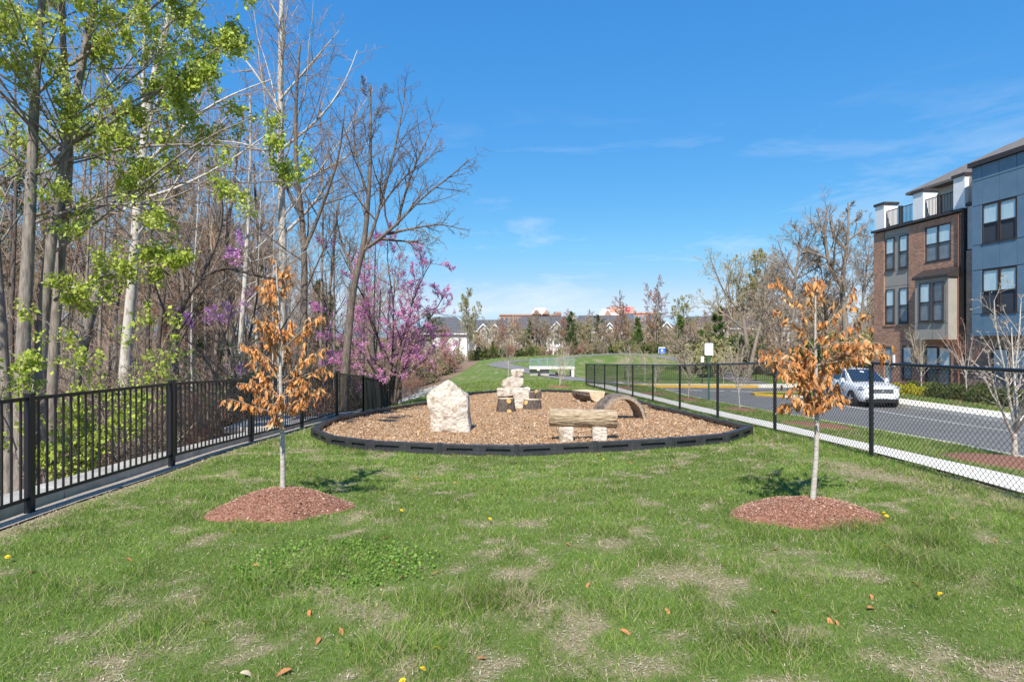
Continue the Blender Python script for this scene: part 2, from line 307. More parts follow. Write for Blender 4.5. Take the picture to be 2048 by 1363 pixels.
def axis(*segs):
    out = []
    for a, b, st in segs: out += list(np.arange(a, b - 1e-6, st))
    return np.array(out)
gx = axis((-2400, -200, 300), (-200, -60, 20), (-60, -20, 5), (-20, -6, 1), (-6, 5.4, .13), (5.4, 9.29, .5))
gx = np.r_[gx, [9.29, 9.31], axis((9.8, 17.15, .8)), [17.19, 17.21], axis((17.7, 26, .8), (26, 60, 4), (60, 200, 20), (200, 2500, 300))]
gy = axis((-40, 0, 5), (0, 1.5, .5), (1.5, 10.4, .13), (10.4, 37.2, .45)); gy = np.r_[gy, [37.49, 37.51], axis((38, 43, .7)), [43.29, 43.31], axis((44, 70, 1), (70, 150, 4), (150, 400, 25), (400, 4000, 400))]
GX, GY = np.meshgrid(gx, gy); GZ = gz(GX, GY); GZ = np.where(on_road(GX, GY), GZ - KERB, GZ)
DV = dirt(GX, GY); WD = np.clip((-4.75 - GX) / .25 - 0, 0, 1)
edge = -4.9 + np.clip((GY - 33) * .045, 0, 1.5) - 1.2; WD = np.where(GY > 33, np.clip((edge - GX) / .6, 0, 1), WD)
far = np.clip((GY - 112 - 6 * np.sin(GX * .1)) / 10, 0, 1); WD = np.maximum(WD, far); WD = np.maximum(WD, np.clip((GX - 21.5 - np.clip(GY - 75, 0, 100) * .25) / 2, 0, 1) * (GY > 51))
BEDM = ((GX > 20.2) & (GX < 24.5) & (GY < 39.5) & (GY > 8)).astype(float)
nx, ny = len(gx), len(gy); idx = np.arange(nx * ny).reshape(ny, nx)
GF = np.stack([idx[:-1, :-1], idx[:-1, 1:], idx[1:, 1:], idx[1:, :-1]], -1).reshape(-1, 4)
def ground_mat():
    m = bpy.data.materials.new('turf_and_leaf_litter'); m.use_nodes = True; t = m.node_tree; b = t.nodes['Principled BSDF']; b.inputs['Roughness'].default_value = .95; b.inputs['Specular IOR Level'].default_value = .1
    co = t.nodes.new('ShaderNodeTexCoord')
    def noise(s, d=6): 
        n = t.nodes.new('ShaderNodeTexNoise'); n.inputs['Scale'].default_value = s; n.inputs['Detail'].default_value = d; n.inputs['Roughness'].default_value = .7; t.links.new(co.outputs['Object'], n.inputs['Vector']); return n
    def ramp(n, a, ca, z, cz):
        r = t.nodes.new('ShaderNodeValToRGB'); e = r.color_ramp.elements; e[0].position = a; e[0].color = (*ca, 1); e[1].position = z; e[1].color = (*cz, 1); t.links.new(n.outputs[0], r.inputs[0]); return r
    def mixc(f, a, c):
        x = t.nodes.new('ShaderNodeMix'); x.data_type = 'RGBA'; t.links.new(f, x.inputs['Factor']); t.links.new(a, x.inputs['A']); t.links.new(c, x.inputs['B']); return x.outputs['Result']
    turf = ramp(noise(3, 8), .32, (.08, .13, .024), .7, (.155, .22, .047)); fine = ramp(noise(40, 8), .3, (.065, .12, .024), .7, (.20, .265, .07))
    n5 = t.nodes.new('ShaderNodeMix'); n5.data_type = 'RGBA'; n5.inputs['Factor'].default_value = .45; t.links.new(turf.outputs[0], n5.inputs['A']); t.links.new(fine.outputs[0], n5.inputs['B'])
    straw = ramp(noise(30, 9), .3, (.22, .155, .095), .72, (.46, .37, .25))
    litter = ramp(noise(9, 9), .32, (.14, .09, .06), .7, (.38, .26, .18))
    bed = ramp(noise(25, 8), .3, (.13, .05, .032), .7, (.28, .12, .075))
    a = t.nodes.new('ShaderNodeAttribute'); a.attribute_name = 'Col'; sp = t.nodes.new('ShaderNodeSeparateColor'); t.links.new(a.outputs['Color'], sp.inputs[0])
    c = mixc(sp.outputs[0], n5.outputs['Result'], straw.outputs[0]); c = mixc(sp.outputs[1], c, litter.outputs[0]); c = mixc(sp.outputs[2], c, bed.outputs[0])
    t.links.new(c, b.inputs['Base Color'])
    u = t.nodes.new('ShaderNodeBump'); u.inputs['Strength'].default_value = .8; u.inputs['Distance'].default_value = .03; t.links.new(noise(22, 8).outputs[0], u.inputs['Height']); t.links.new(u.outputs[0], b.inputs['Normal'])
    return m
M['ground'] = ground_mat()
go = np_obj('ground', np.stack([GX, GY, GZ], -1), GF, M['ground'], col=np.stack([DV * .8 * (1 - WD), WD, BEDM], -1), smooth=True); tag(go, kind='structure')

def strip(name, left, right, m, lift=.012, n=4, kind='structure', step=.6, drop=0, thick=0):
    """surface draped between two polylines (same parameter), lifted above the ground"""
    L = resample(left, step); k = len(L); Rr = np.array(right, float); s = np.r_[0, np.cumsum(np.linalg.norm(np.diff(Rr, axis=0), axis=1))]; q = np.linspace(0, s[-1], k)
    Rr = np.stack([np.interp(q, s, Rr[:, 0]), np.interp(q, s, Rr[:, 1])], 1)
    t = np.linspace(0, 1, n + 1); P = L[:, None] * (1 - t)[None, :, None] + Rr[:, None] * t[None, :, None]
    Z = gz(P[..., 0], P[..., 1]) + lift - drop; V = np.dstack([P, Z]); i = np.arange(k * (n + 1)).reshape(k, n + 1)
    Fq = np.stack([i[:-1, :-1], i[:-1, 1:], i[1:, 1:], i[1:, :-1]], -1).reshape(-1, 4)
    o = np_obj(name, V, Fq, m, smooth=True)
    if kind: o['kind'] = kind
    return o
strip('road', [(RX0 + .03, -20), (RX0 + .03, RY1 - .03)], [(RX1 - .03, -20), (RX1 - .03, RY1 - .03)], M['asphalt'], lift=.02, drop=KERB, n=8)
strip('side_road', [(RX1 - .03, RY0 + .03), (60, RY0 + .03)], [(RX1 - .03, RY1 - .03), (60, RY1 - .03)], M['asphalt'], lift=.02, drop=KERB, n=6)
strip('pavement', [(5.3, -15), (5.38, 9), (4.75, 36), (4.6, 40)], [(6.75, -15), (6.8, 9), (6.1, 36), (5.95, 40)], M['old_concrete'], lift=.026)
pv = bpy.data.objects['pavement']
for y in np.arange(-3.4, 39, 1.5):                       # concrete slabs with open joints
    xa, xb = (np.interp(v, [-15, 9, 36, 40], [5.3, 5.38, 4.75, 4.6]) for v in (y, y + 1.48))
    o = strip('slab', [(xa + .004, y), (xb + .004, y + 1.48)], [(xa + 1.41, y), (xb + 1.41, y + 1.48)], M['concrete'], lift=.036, kind=None); o.parent = pv
strip('pavement_far', [(RX1 + .17, -15), (RX1 + .17, 36.5)], [(18.75, -15), (18.75, 36.5)], M['concrete'], lift=.03)
def kerb(name, pts, m, w=.16, top=.03, cat=None):
    P = resample(pts, .8); T = np.gradient(P, axis=0); T /= np.linalg.norm(T, axis=1)[:, None]; N = np.stack([-T[:, 1], T[:, 0]], 1)
    z = gz(P[:, 0], P[:, 1]); V = []; 
    for s, zz in ((-1, -.3), (-1, top), (1, top), (1, -.3)): V.append(np.c_[P + N * w / 2 * s, z + zz])
    V = np.stack(V, 1).reshape(-1, 3); n = len(P); f = []
    for i in range(n - 1):
        for a in range(4): f.append((i * 4 + a, i * 4 + (a + 1) % 4, (i + 1) * 4 + (a + 1) % 4, (i + 1) * 4 + a))
    o = np_obj(name, V, f, m); o['kind'] = 'structure'; return o
kerb('kerb', [(RX0 - .06, -20), (RX0 - .06, 39), (RX0 - .3, RY1 - 1.5), (8.0, RY1 - .2)], M['concrete'])
kerb('kerb_far', [(RX1 + .08, -20), (RX1 + .08, 34.0)], M['concrete'], w=.18)
kerb('kerb_painted', [(7.9, RY1 + .1), (16.4, RY1 + .1)], M['yellow'], w=.3, top=.05)
kerb('kerb_end', [(16.4, RY1 + .1), (40, RY1 + .1)], M['concrete'], w=.3, top=.05)
strip('pavement_end', [(7.0, RY1 + .3), (40, RY1 + .3)], [(7.0, RY1 + 1.6), (40, RY1 + 1.6)], M['concrete'], lift=.03)
# kerb build-out at the corner
isl = [(17.2, 34.0), (14.6, 34.9), (13.6, 36.0), (13.7, 37.0), (15.0, 37.5), (18.5, 37.6)]
Pi = resample(isl, .4); zi = gz(Pi[:, 0], Pi[:, 1]); c0 = np.array([16.8, 36.2])
V = []; f = []; n = len(Pi)
for s in (1, .6, .001):
    q = c0 + (Pi - c0) * s; V.append(np.c_[q, gz(q[:, 0], q[:, 1]) - .02 + .02 * (s < 1)])
V = np.vstack(V)
for r in range(2):
    for i in range(n - 1): f.append((r * n + i, r * n + i + 1, (r + 1) * n + i + 1, (r + 1) * n + i))
o = np_obj('corner_verge', V, f, M['ground'], col=np.zeros((len(V), 3))); o['kind'] = 'structure'
kerb('kerb_corner', isl[:2] , M['concrete'], w=.2, top=.0)
kerb('kerb_corner_painted', isl[1:], M['yellow'], w=.24, top=.005)
# road markings: broken bar across the mouth of the street
for a, b in ((9.5, 10.7), (11.2, 11.9), (12.3, 13.1), (13.5, 14.6)):
    ya, yb = 41.6 - (a - 9.3) * .42, 41.6 - (b - 9.3) * .42
    strip('road_marking', [(a, ya), (b, yb)], [(a, ya + .3), (b, yb + .3)], M['white_line'], lift=.026, drop=KERB, n=1, step=.3)
strip('parking_line', [(14.9, 8), (14.9, 33)], [(15.0, 8), (15.0, 33)], M['white_line'], lift=.026, drop=KERB, n=1)
# walking path beyond the playground
def ribbon(name, c, w, m, lift=.03):
    P = np.array(c, float); T = np.gradient(P, axis=0); T /= np.linalg.norm(T, axis=1)[:, None]; N = np.stack([-T[:, 1], T[:, 0]], 1)
    return strip(name, [tuple(p) for p in P + N * w / 2], [tuple(p) for p in P - N * w / 2], m, lift=lift, step=.5)
ribbon('footpath', [(9.0, 45.5), (6.5, 43.2), (4.6, 43.6), (3.0, 48), (1.2, 55), (-.8, 63), (-1.6, 70), (-.2, 77), (4, 84), (9, 92), (18, 100)], 2.4, M['path'])
ribbon('footpath_branch', [(17.0, 46), (18.0, 54), (19.5, 66), (20.5, 80), (20, 90), (16, 98)], 2.2, M['path'])
strip('gravel_strip', [(-4.72, 3), (-4.68, 14), (-4.45, 18.4)], [(-4.40, 3), (-4.25, 14), (-4.1, 18.4)], M['gravel'], lift=.018)

# ------------------------------------------------------------------ black picket fence and the retaining wall under it
def picket_fence(name, posts, label, npk, zbase, hp=1.09, group=None, postw=.064, rail_h=.035):
    """posts: list of (x, y); every post, rail and picket is a part"""
    root = empty(name, (posts[0][0], posts[0][1], zbase(*posts[0]))); tag(root, label, 'fence', group); o0 = Vector(root.location)
    pm = MB().box(-postw / 2, postw / 2, -postw / 2, postw / 2, -.15, hp).box(-postw / 2 - .006, postw / 2 + .006, -postw / 2 - .006, postw / 2 + .006, hp + .0005, hp + .018).mesh('post', M['black_metal'])
    kh = .87 * hp
    km = MB().box(-.0085, .0085, -.0085, .0085, 0, kh - .004).mesh('picket', M['black_metal'])
    for p in posts:
        o = link(bpy.data.objects.new('post', pm), root); o.location = Vector((p[0], p[1], zbase(*p))) - o0
    for a, b in zip(posts[:-1], posts[1:]):
        A = Vector((a[0], a[1], zbase(*a))); B = Vector((b[0], b[1], zbase(*b))); d = B - A; L = Vector((d.x, d.y, 0)).length; u = Vector((d.x, d.y, 0)).normalized(); yaw = math.atan2(u.y, u.x); sl = d.z / L
        for z0, hgt, w in ((.09, .03, .022), (.09 + kh, rail_h, .03)):
            m = MB(); x0, x1 = postw / 2, L - postw / 2; v = []
            for x in (x0, x1):
                for yy, zz in ((-w / 2, 0), (w / 2, 0), (w / 2, hgt), (-w / 2, hgt)): v.append((x, yy, z0 + zz + sl * x))
            m.add(v, [(0, 1, 2, 3), (7, 6, 5, 4), (0, 4, 5, 1), (1, 5, 6, 2), (2, 6, 7, 3), (3, 7, 4, 0)])
            o = m.build('rail', M['black_metal'], root); o.location = A - o0; o.rotation_euler = (0, 0, yaw)
        for k in range(npk):
            t = (k + 1) / (npk + 1); q = A.lerp(B, t); o = link(bpy.data.objects.new('picket', km), root)
            o.location = q - o0 + Vector((0, 0, .122)); o.rotation_euler = (0, 0, yaw)
    return root
LFP = [(-4.62 + .012 * i, 6.2 - 2.44 + 2.44 * (i)) for i in range(0)]
LFP = [(np.interp(y, [1.3, 6.2, 16, 18.4], [-4.7, -4.6, -4.31, -4.22]), y) for y in (1.32, 3.76, 6.2, 8.65, 11.1, 13.55, 16.0, 18.45)]
LFP2 = [(-4.22 - .235 * k, 18.45 + 2.42 * k) for k in range(0, 7)]
LB = lambda x, y: CAMZ - float(np.interp(y, [1, 6.2, 8.66, 11.1, 13.5, 16, 18.45, 20.9, 25.7, 33], [1.62, 1.65, 1.69, 1.79, 1.9, 1.97, 2.2, 2.42, 2.8, 3.28]))
picket_fence('picket_fence', LFP[1:], 'black metal picket fence on a concrete kerb between the lawn and the woods', 21, LB)
picket_fence('picket_fence', LFP2, 'far run of black picket fence bending away toward the woods past the playground', 21, LB)
rw = empty('retaining_wall', (-4.9, 3, LB(0, 3))); tag(rw, 'low weathered concrete retaining wall along the foot of the picket fence', 'wall'); o0 = Vector(rw.location)
wp = resample([(-5.1, 1), (-4.93, 6.2), (-4.62, 16), (-4.52, 18.4), (-5.1, 24), (-5.9, 32.6)], 2.0)
for a, b in zip(wp[:-1], wp[1:]):
    v = []; d = (b - a) / np.linalg.norm(b - a); nrm = np.array([-d[1], d[0]]); b = b - d * .012
    for p in (a, b):
        zt = LB(*p) + .055
        for off, zz in ((-.14, -.5), (.24, -1.6), (.24, 0), (-.14, 0)): q = p + nrm * off; v.append((q[0] - o0.x, q[1] - o0.y, zt + zz - o0.z))
    MB().add(v, [(0, 1, 2, 3), (7, 6, 5, 4), (0, 4, 5, 1), (1, 5, 6, 2), (2, 6, 7, 3), (3, 7, 4, 0)]).build('wall_block', M['old_concrete'], rw, bevel=.008)
# utility slab seen through the pickets
us = MB().box(-.55, .45, -1.0, 1.0, 0, .12).build('utility_cover', M['old_concrete'], bevel=.02); us.location = (-5.35, 14.2, LB(0, 14.2) - .05); us.rotation_euler = (0, 0, .05)
tag(us, 'flat pale concrete cover slab lying behind the picket fence', 'slab')

# ------------------------------------------------------------------ chain-link fence
cf = empty('chain_link_fence', (4.92, 8.9, g(4.92, 8.9))); tag(cf, 'black chain-link fence with a tubular top rail beside the concrete pavement', 'fence'); o0 = Vector(cf.location)
CP = [(4.92 - .0285 * 3.05 * i, 8.9 + 3.05 * i) for i in range(-3, 10)]
CZ = lambda y: CAMZ - float(np.interp(y, [-1, 5, 8.9, 12, 15, 18, 21, 27, 36.4], [1.6, 1.6, 1.65, 1.77, 1.93, 2.09, 2.21, 2.46, 2.84]))
HF = 1.28
pm = MB().tube([(0, 0, -.2), (0, 0, HF - .02)], .03, 10).tube([(0, 0, HF - .02), (0, 0, HF + .012)], [.037, .03], 10).mesh('post', M['black_metal'], smooth=False)
pl, ph, wr = .036, .072, .0028      # diamond width, height and wire radius
nw = int(3.05 / pl); L3 = 3.05; dx = L3 / nw; nzig = int((HF - .05) / (ph / 2)); dz = (HF - .05) / nzig
zz = .03 + np.arange(nzig + 1) * dz; base = np.where(np.arange(nzig + 1) % 2 == 0, 0, 1.0)
P = np.zeros((nw, nzig + 1, 3)); P[..., 2] = zz
for i in range(nw):
    q_ = base if i % 2 == 0 else 1 - base; P[i, :, 0] = (i + q_) * dx; P[i, :, 1] = np.where(q_ > .5, .0024, -.0024)
def tubes(batches):
    """batches of polylines (P[B,n,3], R[B,n], sides) -> vertices, quads"""
    Vs, Fs, off = [], [], 0
    for P, Rr, s in batches:
        if len(P) == 0: continue
        B, n, _ = P.shape; T = np.gradient(P, axis=1); T /= np.linalg.norm(T, axis=2, keepdims=True) + 1e-9
        tm = P[:, -1] - P[:, 0]; tm /= np.linalg.norm(tm, axis=1, keepdims=True) + 1e-9
        ref = np.where(np.abs(tm[:, 2:3]) < .8, [[0, 0, 1.]], [[1., 0, 0]])[:, None, :]
        N = np.cross(T, ref); N /= np.linalg.norm(N, axis=2, keepdims=True) + 1e-9; Bn = np.cross(T, N)
        a = np.arange(s) * 2 * math.pi / s
        V = P[:, :, None] + Rr[:, :, None, None] * (np.cos(a)[None, None, :, None] * N[:, :, None] + np.sin(a)[None, None, :, None] * Bn[:, :, None])
        i = np.arange(B * n * s).reshape(B, n, s) + off; j = np.roll(i, -1, axis=2)
        Fs.append(np.stack([i[:, :-1], j[:, :-1], j[:, 1:], i[:, 1:]], -1).reshape(-1, 4)); Vs.append(V.reshape(-1, 3)); off += B * n * s
    return np.vstack(Vs), np.vstack(Fs)
V, Fq = tubes([(P, np.full(P.shape[:2], wr), 3)])
wm = np_mesh('wire_mesh', V, Fq, M['black_wire'])
for p in CP:
    o = link(bpy.data.objects.new('post', pm), cf); o.location = Vector((p[0], p[1], CZ(p[1]))) - o0
for a, b in zip(CP[:-1], CP[1:]):
    A = Vector((a[0], a[1], CZ(a[1]))); B = Vector((b[0], b[1], CZ(b[1]))); d = B - A; yaw = math.atan2(d.y, d.x); pit = -math.asin(d.z / d.length)
    o = link(bpy.data.objects.new('wire_mesh', wm), cf); o.location = A - o0; o.rotation_euler = (0, pit, yaw); o.scale = (d.length / L3, 1, 1)
    m = MB().tube([Vector((0, 0, HF)), Vector((d.length, 0, HF))], .021, 8).build('top_rail', M['black_metal'], cf); m.location = A - o0; m.rotation_euler = (0, pit, yaw)

# ------------------------------------------------------------------ playground: bed, border, chips
c0 = np.array([.2, 18.5]); inner = PB; rings = np.r_[np.linspace(1, .9, 4), np.linspace(.85, .001, 22)]
bedz = lambda x, y: gz(x, y) + .07 + .04 * (fbm(np.asarray(x) * .8, np.asarray(y) * .8, 51) - .5) * 2
bd = resample(np.vstack([PB, PB[:1]]), .35)[:-1]; n = len(bd); V = []; f = []
for s in rings:
    q = c0 + (bd - c0) * s; z = bedz(q[:, 0], q[:, 1]) + .02 * (vnoise(q[:, 0] * 5, q[:, 1] * 5, 9) - .5); V.append(np.c_[q, z - (.12 if s == 1 else 0)])
for r in range(len(rings) - 1):
    for i in range(n): f.append((r * n + i, r * n + (i + 1) % n, (r + 1) * n + (i + 1) % n, (r + 1) * n + i))
bed = np_obj('wood_chip_bed', np.vstack(V), f, M['chip_bed'], smooth=True); bed['kind'] = 'structure'
def chips(name, x, y, z, size, pal, m, parent=None, tilt=.45):
    n = len(x); yaw = rng.uniform(0, 6.283, n); l = size * rng.lognormal(0, .35, n); w = l * rng.uniform(.25, .5, n)
    ax = np.c_[np.cos(yaw), np.sin(yaw), rng.normal(0, tilt, n)]; sx = np.c_[-np.sin(yaw), np.cos(yaw), rng.normal(0, tilt, n)]
    c = np.c_[x, y, z]; V = np.stack([c - ax * l[:, None] / 2 - sx * w[:, None] / 2, c + ax * l[:, None] / 2 - sx * w[:, None] / 2, c + ax * l[:, None] / 2 + sx * w[:, None] / 2, c - ax * l[:, None] / 2 + sx * w[:, None] / 2], 1)
    pal = np.array(pal); cc = pal[rng.integers(0, len(pal), n)] * rng.uniform(.75, 1.2, (n, 1)); 
    return np_obj(name, V.reshape(-1, 3), np.arange(4 * n).reshape(n, 4), m, parent, col=np.repeat(cc, 4, axis=0))
N = 190000; y = 10.3 + 17.6 * rng.random(N) ** 1.7; x = rng.uniform(-3.9, 4.3, N); k = in_poly(x, y, c0 + (PB - c0) * .985); x, y = x[k], y[k]
o = chips('wood_chips', x, y, bedz(x, y) + rng.uniform(.0, .018, len(x)), .0215, [(.52, .32, .165), (.42, .235, .115), (.62, .43, .25), (.30, .165, .085), (.54, .43, .30), (.40, .31, .22), (.47, .26, .12)], M['chips'])
tag(o, 'loose tan wood chips filling the bordered play area', 'wood chips', kind='stuff')
br = empty('playground_border', (0, 10.3, g(0, 10.3))); tag(br, 'black plastic border of slotted timbers ringing the wood chip play area', 'border'); o0 = Vector(br.location)
def seg_mesh(L):
    m = MB(); w = .05; h = .19; e = .004
    m.box(0, L, -w, w, -.1, .075).box(0, L, -w + .001, w - .001, .13, h)
    for a, b in ((0, .09 * L), (.42 * L, .60 * L), (.91 * L, L)): m.box(a + e, b - e, -w + .002, w - .002, .07, .135)
    m.box(.05, L - .05, -.012, .012, .06, .14)
    for a in (.10, .62): m.box(a * L, (a + .30) * L, -w - .004, w + .004, .077, .084)
    return m.mesh('border_timber', M['plastic'], bevel=.006)
cap = MB().tube([(0, 0, -.06), (0, 0, .197)], .062, 14).tube([(0, 0, .197), (0, 0, .204)], [.05, .035], 14).mesh('joint_sleeve', M['plastic'], smooth=False)
for i in range(len(PB)):
    a, b = PB[i], PB[(i + 1) % len(PB)]; A = Vector((a[0], a[1], g(*a) - .02)); B = Vector((b[0], b[1], g(*b) - .02)); d = B - A
    o = link(bpy.data.objects.new('border_timber', seg_mesh(d.length)), br); o.location = A - o0; o.rotation_euler = (0, -math.asin(d.z / d.length), math.atan2(d.y, d.x))
    o = link(bpy.data.objects.new('joint_sleeve', cap), br); o.location = A - o0

# ------------------------------------------------------------------ rocks, stumps and logs
def bedY(px, py):
    Y = 15.0
    for _ in range(40): Y = .5 * Y + .5 * (CAMZ - float(bedz((px - 1024) / F * Y, Y))) * F / (py - HOR)
    return Y
def rock(name, pts, m, seed=0, sub=3, amp=.05, fr=3.0, parent=None, loc=(0, 0, 0), bev=.016):
    bm = bmesh.new(); [bm.verts.new(p) for p in pts]; bmesh.ops.convex_hull(bm, input=bm.verts[:])
    for v in [v for v in bm.verts if not v.link_faces]: bm.verts.remove(v)
    bmesh.ops.triangulate(bm, faces=bm.faces[:])
    bmesh.ops.bevel(bm, geom=bm.edges[:], offset=bev, segments=1, affect='EDGES')
    bmesh.ops.triangulate(bm, faces=bm.faces[:])
    for _ in range(sub): 
        le = [e for e in bm.edges if e.calc_length() > .035]
        if le: bmesh.ops.subdivide_edges(bm, edges=le, cuts=1, use_grid_fill=True); bmesh.ops.triangulate(bm, faces=bm.faces[:])
    bm.normal_update(); off = Vector((seed * 7.3, seed * 3.1, seed))
    for v in bm.verts:
        q = v.co * fr + off; d = mnoise.fractal(q, 1.0, 2.0, 5) * amp + (abs(mnoise.noise(q * .9)) - .25) * amp * .9
        v.co += v.normal * d
    me = bpy.data.meshes.new(name); bm.to_mesh(me); bm.free(); me.materials.append(m)
    o = link(bpy.data.objects.new(name, me), parent); o.location = loc; return o
Yb = bedY(900, 860); s = Yb / F; zb = float(bedz((900 - 1024) * s, Yb)) - .03
out = [(866, 862), (853, 782), (896, 752), (908, 757), (936, 783), (941, 858)]
pts = []
for i, (px, py) in enumerate(out):
    x = (px - 900) * s; z = (862 - py) * s - .05
    fz = 1 - .45 * z / 1.1; pts += [(x, (-.24 + .05 * math.sin(i * 2.1)) * fz, z), (x * .94 + .03, (.30 + .08 * math.sin(i * 1.7)) * fz, z * .95)]
pts += [(-.12, -.33, .10), (.16, -.30, .55), (-.2, -.27, .7), (.05, .4, .3)]
b = rock('standing_boulder', pts, M['rock'], seed=3, sub=4, amp=.028, fr=3.2, bev=.022, loc=((900 - 1024) * s, Yb, zb)); tag(b, 'tall pale limestone boulder standing alone on the wood chips', 'boulder')
# stacked rock climber
Yc = bedY(1030, 815); s = Yc / F; cx = (1030 - 1024) * s; cl = empty('rock_climber', (cx, Yc + .2, float(bedz(cx, Yc)) - .02)); tag(cl, 'stacked limestone slabs forming a stepped climber among the stumps', 'rock climber')
zb = 815
def hexa(x0, x1, y0, y1, z0, z1, j, seed, top=(0, 0)):
    r = random.Random(seed); p = []
    for X in (x0, x1):
        for Yy in (y0, y1):
            for Z in (z0, z1): p.append((X + r.uniform(-j, j) + (top[0] if Z == z1 else 0), Yy + r.uniform(-j, j), Z + r.uniform(-j, j) + (top[1] * (X - x0) / (x1 - x0) if Z == z1 else 0)))
    return p
px = lambda v: (v - 1030) * s
pz = lambda v: (zb - v) * s
rock('base_block', hexa(px(1028), px(1057), -.35, .25, pz(816), pz(781), .03, 1), M['rock'], 5, 4, .018, 5, cl)
rock('seat_slab', hexa(px(994), px(1059), -.2, .5, pz(790), pz(776), .03, 2, (0, .03)), M['rock'], 6, 4, .02, 5, cl)
rock('foot_block', hexa(px(994), px(1012), 0, .5, pz(800), pz(784), .03, 12), M['rock_grey'], 16, 3, .03, 4, cl)
rock('back_block', hexa(px(1015), px(1040), .1, .6, pz(808), pz(779), .02, 17), M['rock_grey'], 19, 3, .03, 4, cl)
rock('middle_slab', [(px(1001), 0, pz(770)), (px(1008), -.1, pz(776)), (px(1038), -.12, pz(776)), (px(1046), -.05, pz(768)), (px(1048), .1, pz(752)), (px(1020), -.1, pz(753)), (px(1003), -.05, pz(760)), (px(1048), .55, pz(752)), (px(1005), .5, pz(762)), (px(1010), .5, pz(778)), (px(1046), .5, pz(776)), (px(1030), .1, pz(750))], M['rock_grey'], 8, 4, .025, 5, cl)
rock('top_block', [(px(1024), .0, pz(752)), (px(1046), 0, pz(752)), (px(1021), -.02, pz(740)), (px(1049), 0, pz(739)), (px(1023), .45, pz(752)), (px(1047), .45, pz(752)), (px(1022), .45, pz(739)), (px(1049), .45, pz(738))], M['rock'], 9, 4, .016, 5, cl)
def stump(x0, x1, ytop, ybot, Y, label, inserts, seed):
    Y = bedY((x0 + x1) / 2, ybot) + .1; s = Y / F; w = (x1 - x0) * s; h = (ybot - ytop) * s + .04; cx = ((x0 + x1) / 2 - 1024) * s; root = empty('stump_stool', (cx, Y, float(bedz(cx, Y)) - .04)); tag(root, label, 'stump', 'cast stump stools around the rock climber')
    n = 28; r = random.Random(seed); v = []; prof = [(0, 1.0), (.3, .93), (.7, .86), (.93, .80), (1, .77)]
    for t, k in prof:
        for a in range(n):
            A = 2 * math.pi * a / n; rr = w / 2 * k * (1 + .05 * math.sin(3 * A + seed) + .05 * r.uniform(-1, 1)); v.append((rr * math.cos(A), rr * math.sin(A) * .8, h * t))
    f = [(i * n + a, i * n + (a + 1) % n, (i + 1) * n + (a + 1) % n, (i + 1) * n + a) for i in range(4) for a in range(n)]
    MB().add(v, f).build('bark_body', M['stump'], root)
    tp = [(v[4 * n + a][0] * .97, v[4 * n + a][1] * .97, h + .004) for a in range(n)] + [(v[4 * n + a][0] * .97, v[4 * n + a][1] * .97, h - .03) for a in range(n)]
    MB().add(tp, [tuple(range(n))] + [(a, (a + 1) % n, n + (a + 1) % n, n + a) for a in range(n)]).build('cut_top', M['cut_wood'], root)
    for (u, t) in inserts:
        A = -math.pi / 2 + u; k = np.interp(t, [p[0] for p in prof], [p[1] for p in prof]); q = Vector((w / 2 * k * math.cos(A), w / 2 * k * math.sin(A) * .8, h * t))
        MB().tube([q + Vector((-.02 * math.cos(A), -.02 * math.sin(A), 0)), q + Vector((.03 * math.cos(A), .03 * math.sin(A), 0))], .06, 12).build('foot_hold', M['amber'], root)
    return root
stump(991, 1032, 797, 823, 19.2, 'dark stump stool with two amber foot holds in front of the rock climber', [(.35, .85), (.35, .15)], 1)
stump(1044, 1084, 799, 818, 19.6, 'wide dark stump stool with one amber hold at its upper edge', [(-.75, .75)], 2)
stump(1057, 1071, 783, 798, 23.0, 'small dark stump stool tucked behind the rock climber', [], 3)
stump(1070, 1084, 781, 797, 23.6, 'small grey stump stool with a pale cut edge behind the wide stump', [(-.9, .9)], 4)

def log_mesh(L, r, seed, half=False, hollow=0, amp=.02, nl=60, na=64):
    """log along local x, bark furrows as real relief"""
    V = []; f = []
    a0, a1 = (math.pi, 2 * math.pi) if half else (0, 2 * math.pi)
    if hollow: a0, a1 = -.12, math.pi + .12
    full = not half and not hollow; na_ = na if full else na + 1
    for i in range(nl + 1):
        x = L * i / nl
        for a in range(na_):
            A = a0 + (a1 - a0) * a / na; q = Vector((x * 2.2 + seed, math.cos(A) * r * 24, math.sin(A) * r * 24))
            d = abs(mnoise.fractal(q, 1.0, 2.0, 3)) * amp * 1.6 - amp * .6; edge = min(i, nl - i); k = 1 if edge > 0 else .95
            V.append((x, math.cos(A) * (r - d) * k, math.sin(A) * (r - d) * k))
    for i in range(nl):
        for a in range(na): b_ = (a + 1) % na_; f.append((i * na_ + a, i * na_ + b_, (i + 1) * na_ + b_, (i + 1) * na_ + a))
    return V, f, na_
def log_ends(V, na_, nl, x_in=0):
    v0 = [V[a] for a in range(na_)]; v1 = [V[nl * na_ + a] for a in range(na_)]
    return v0, v1
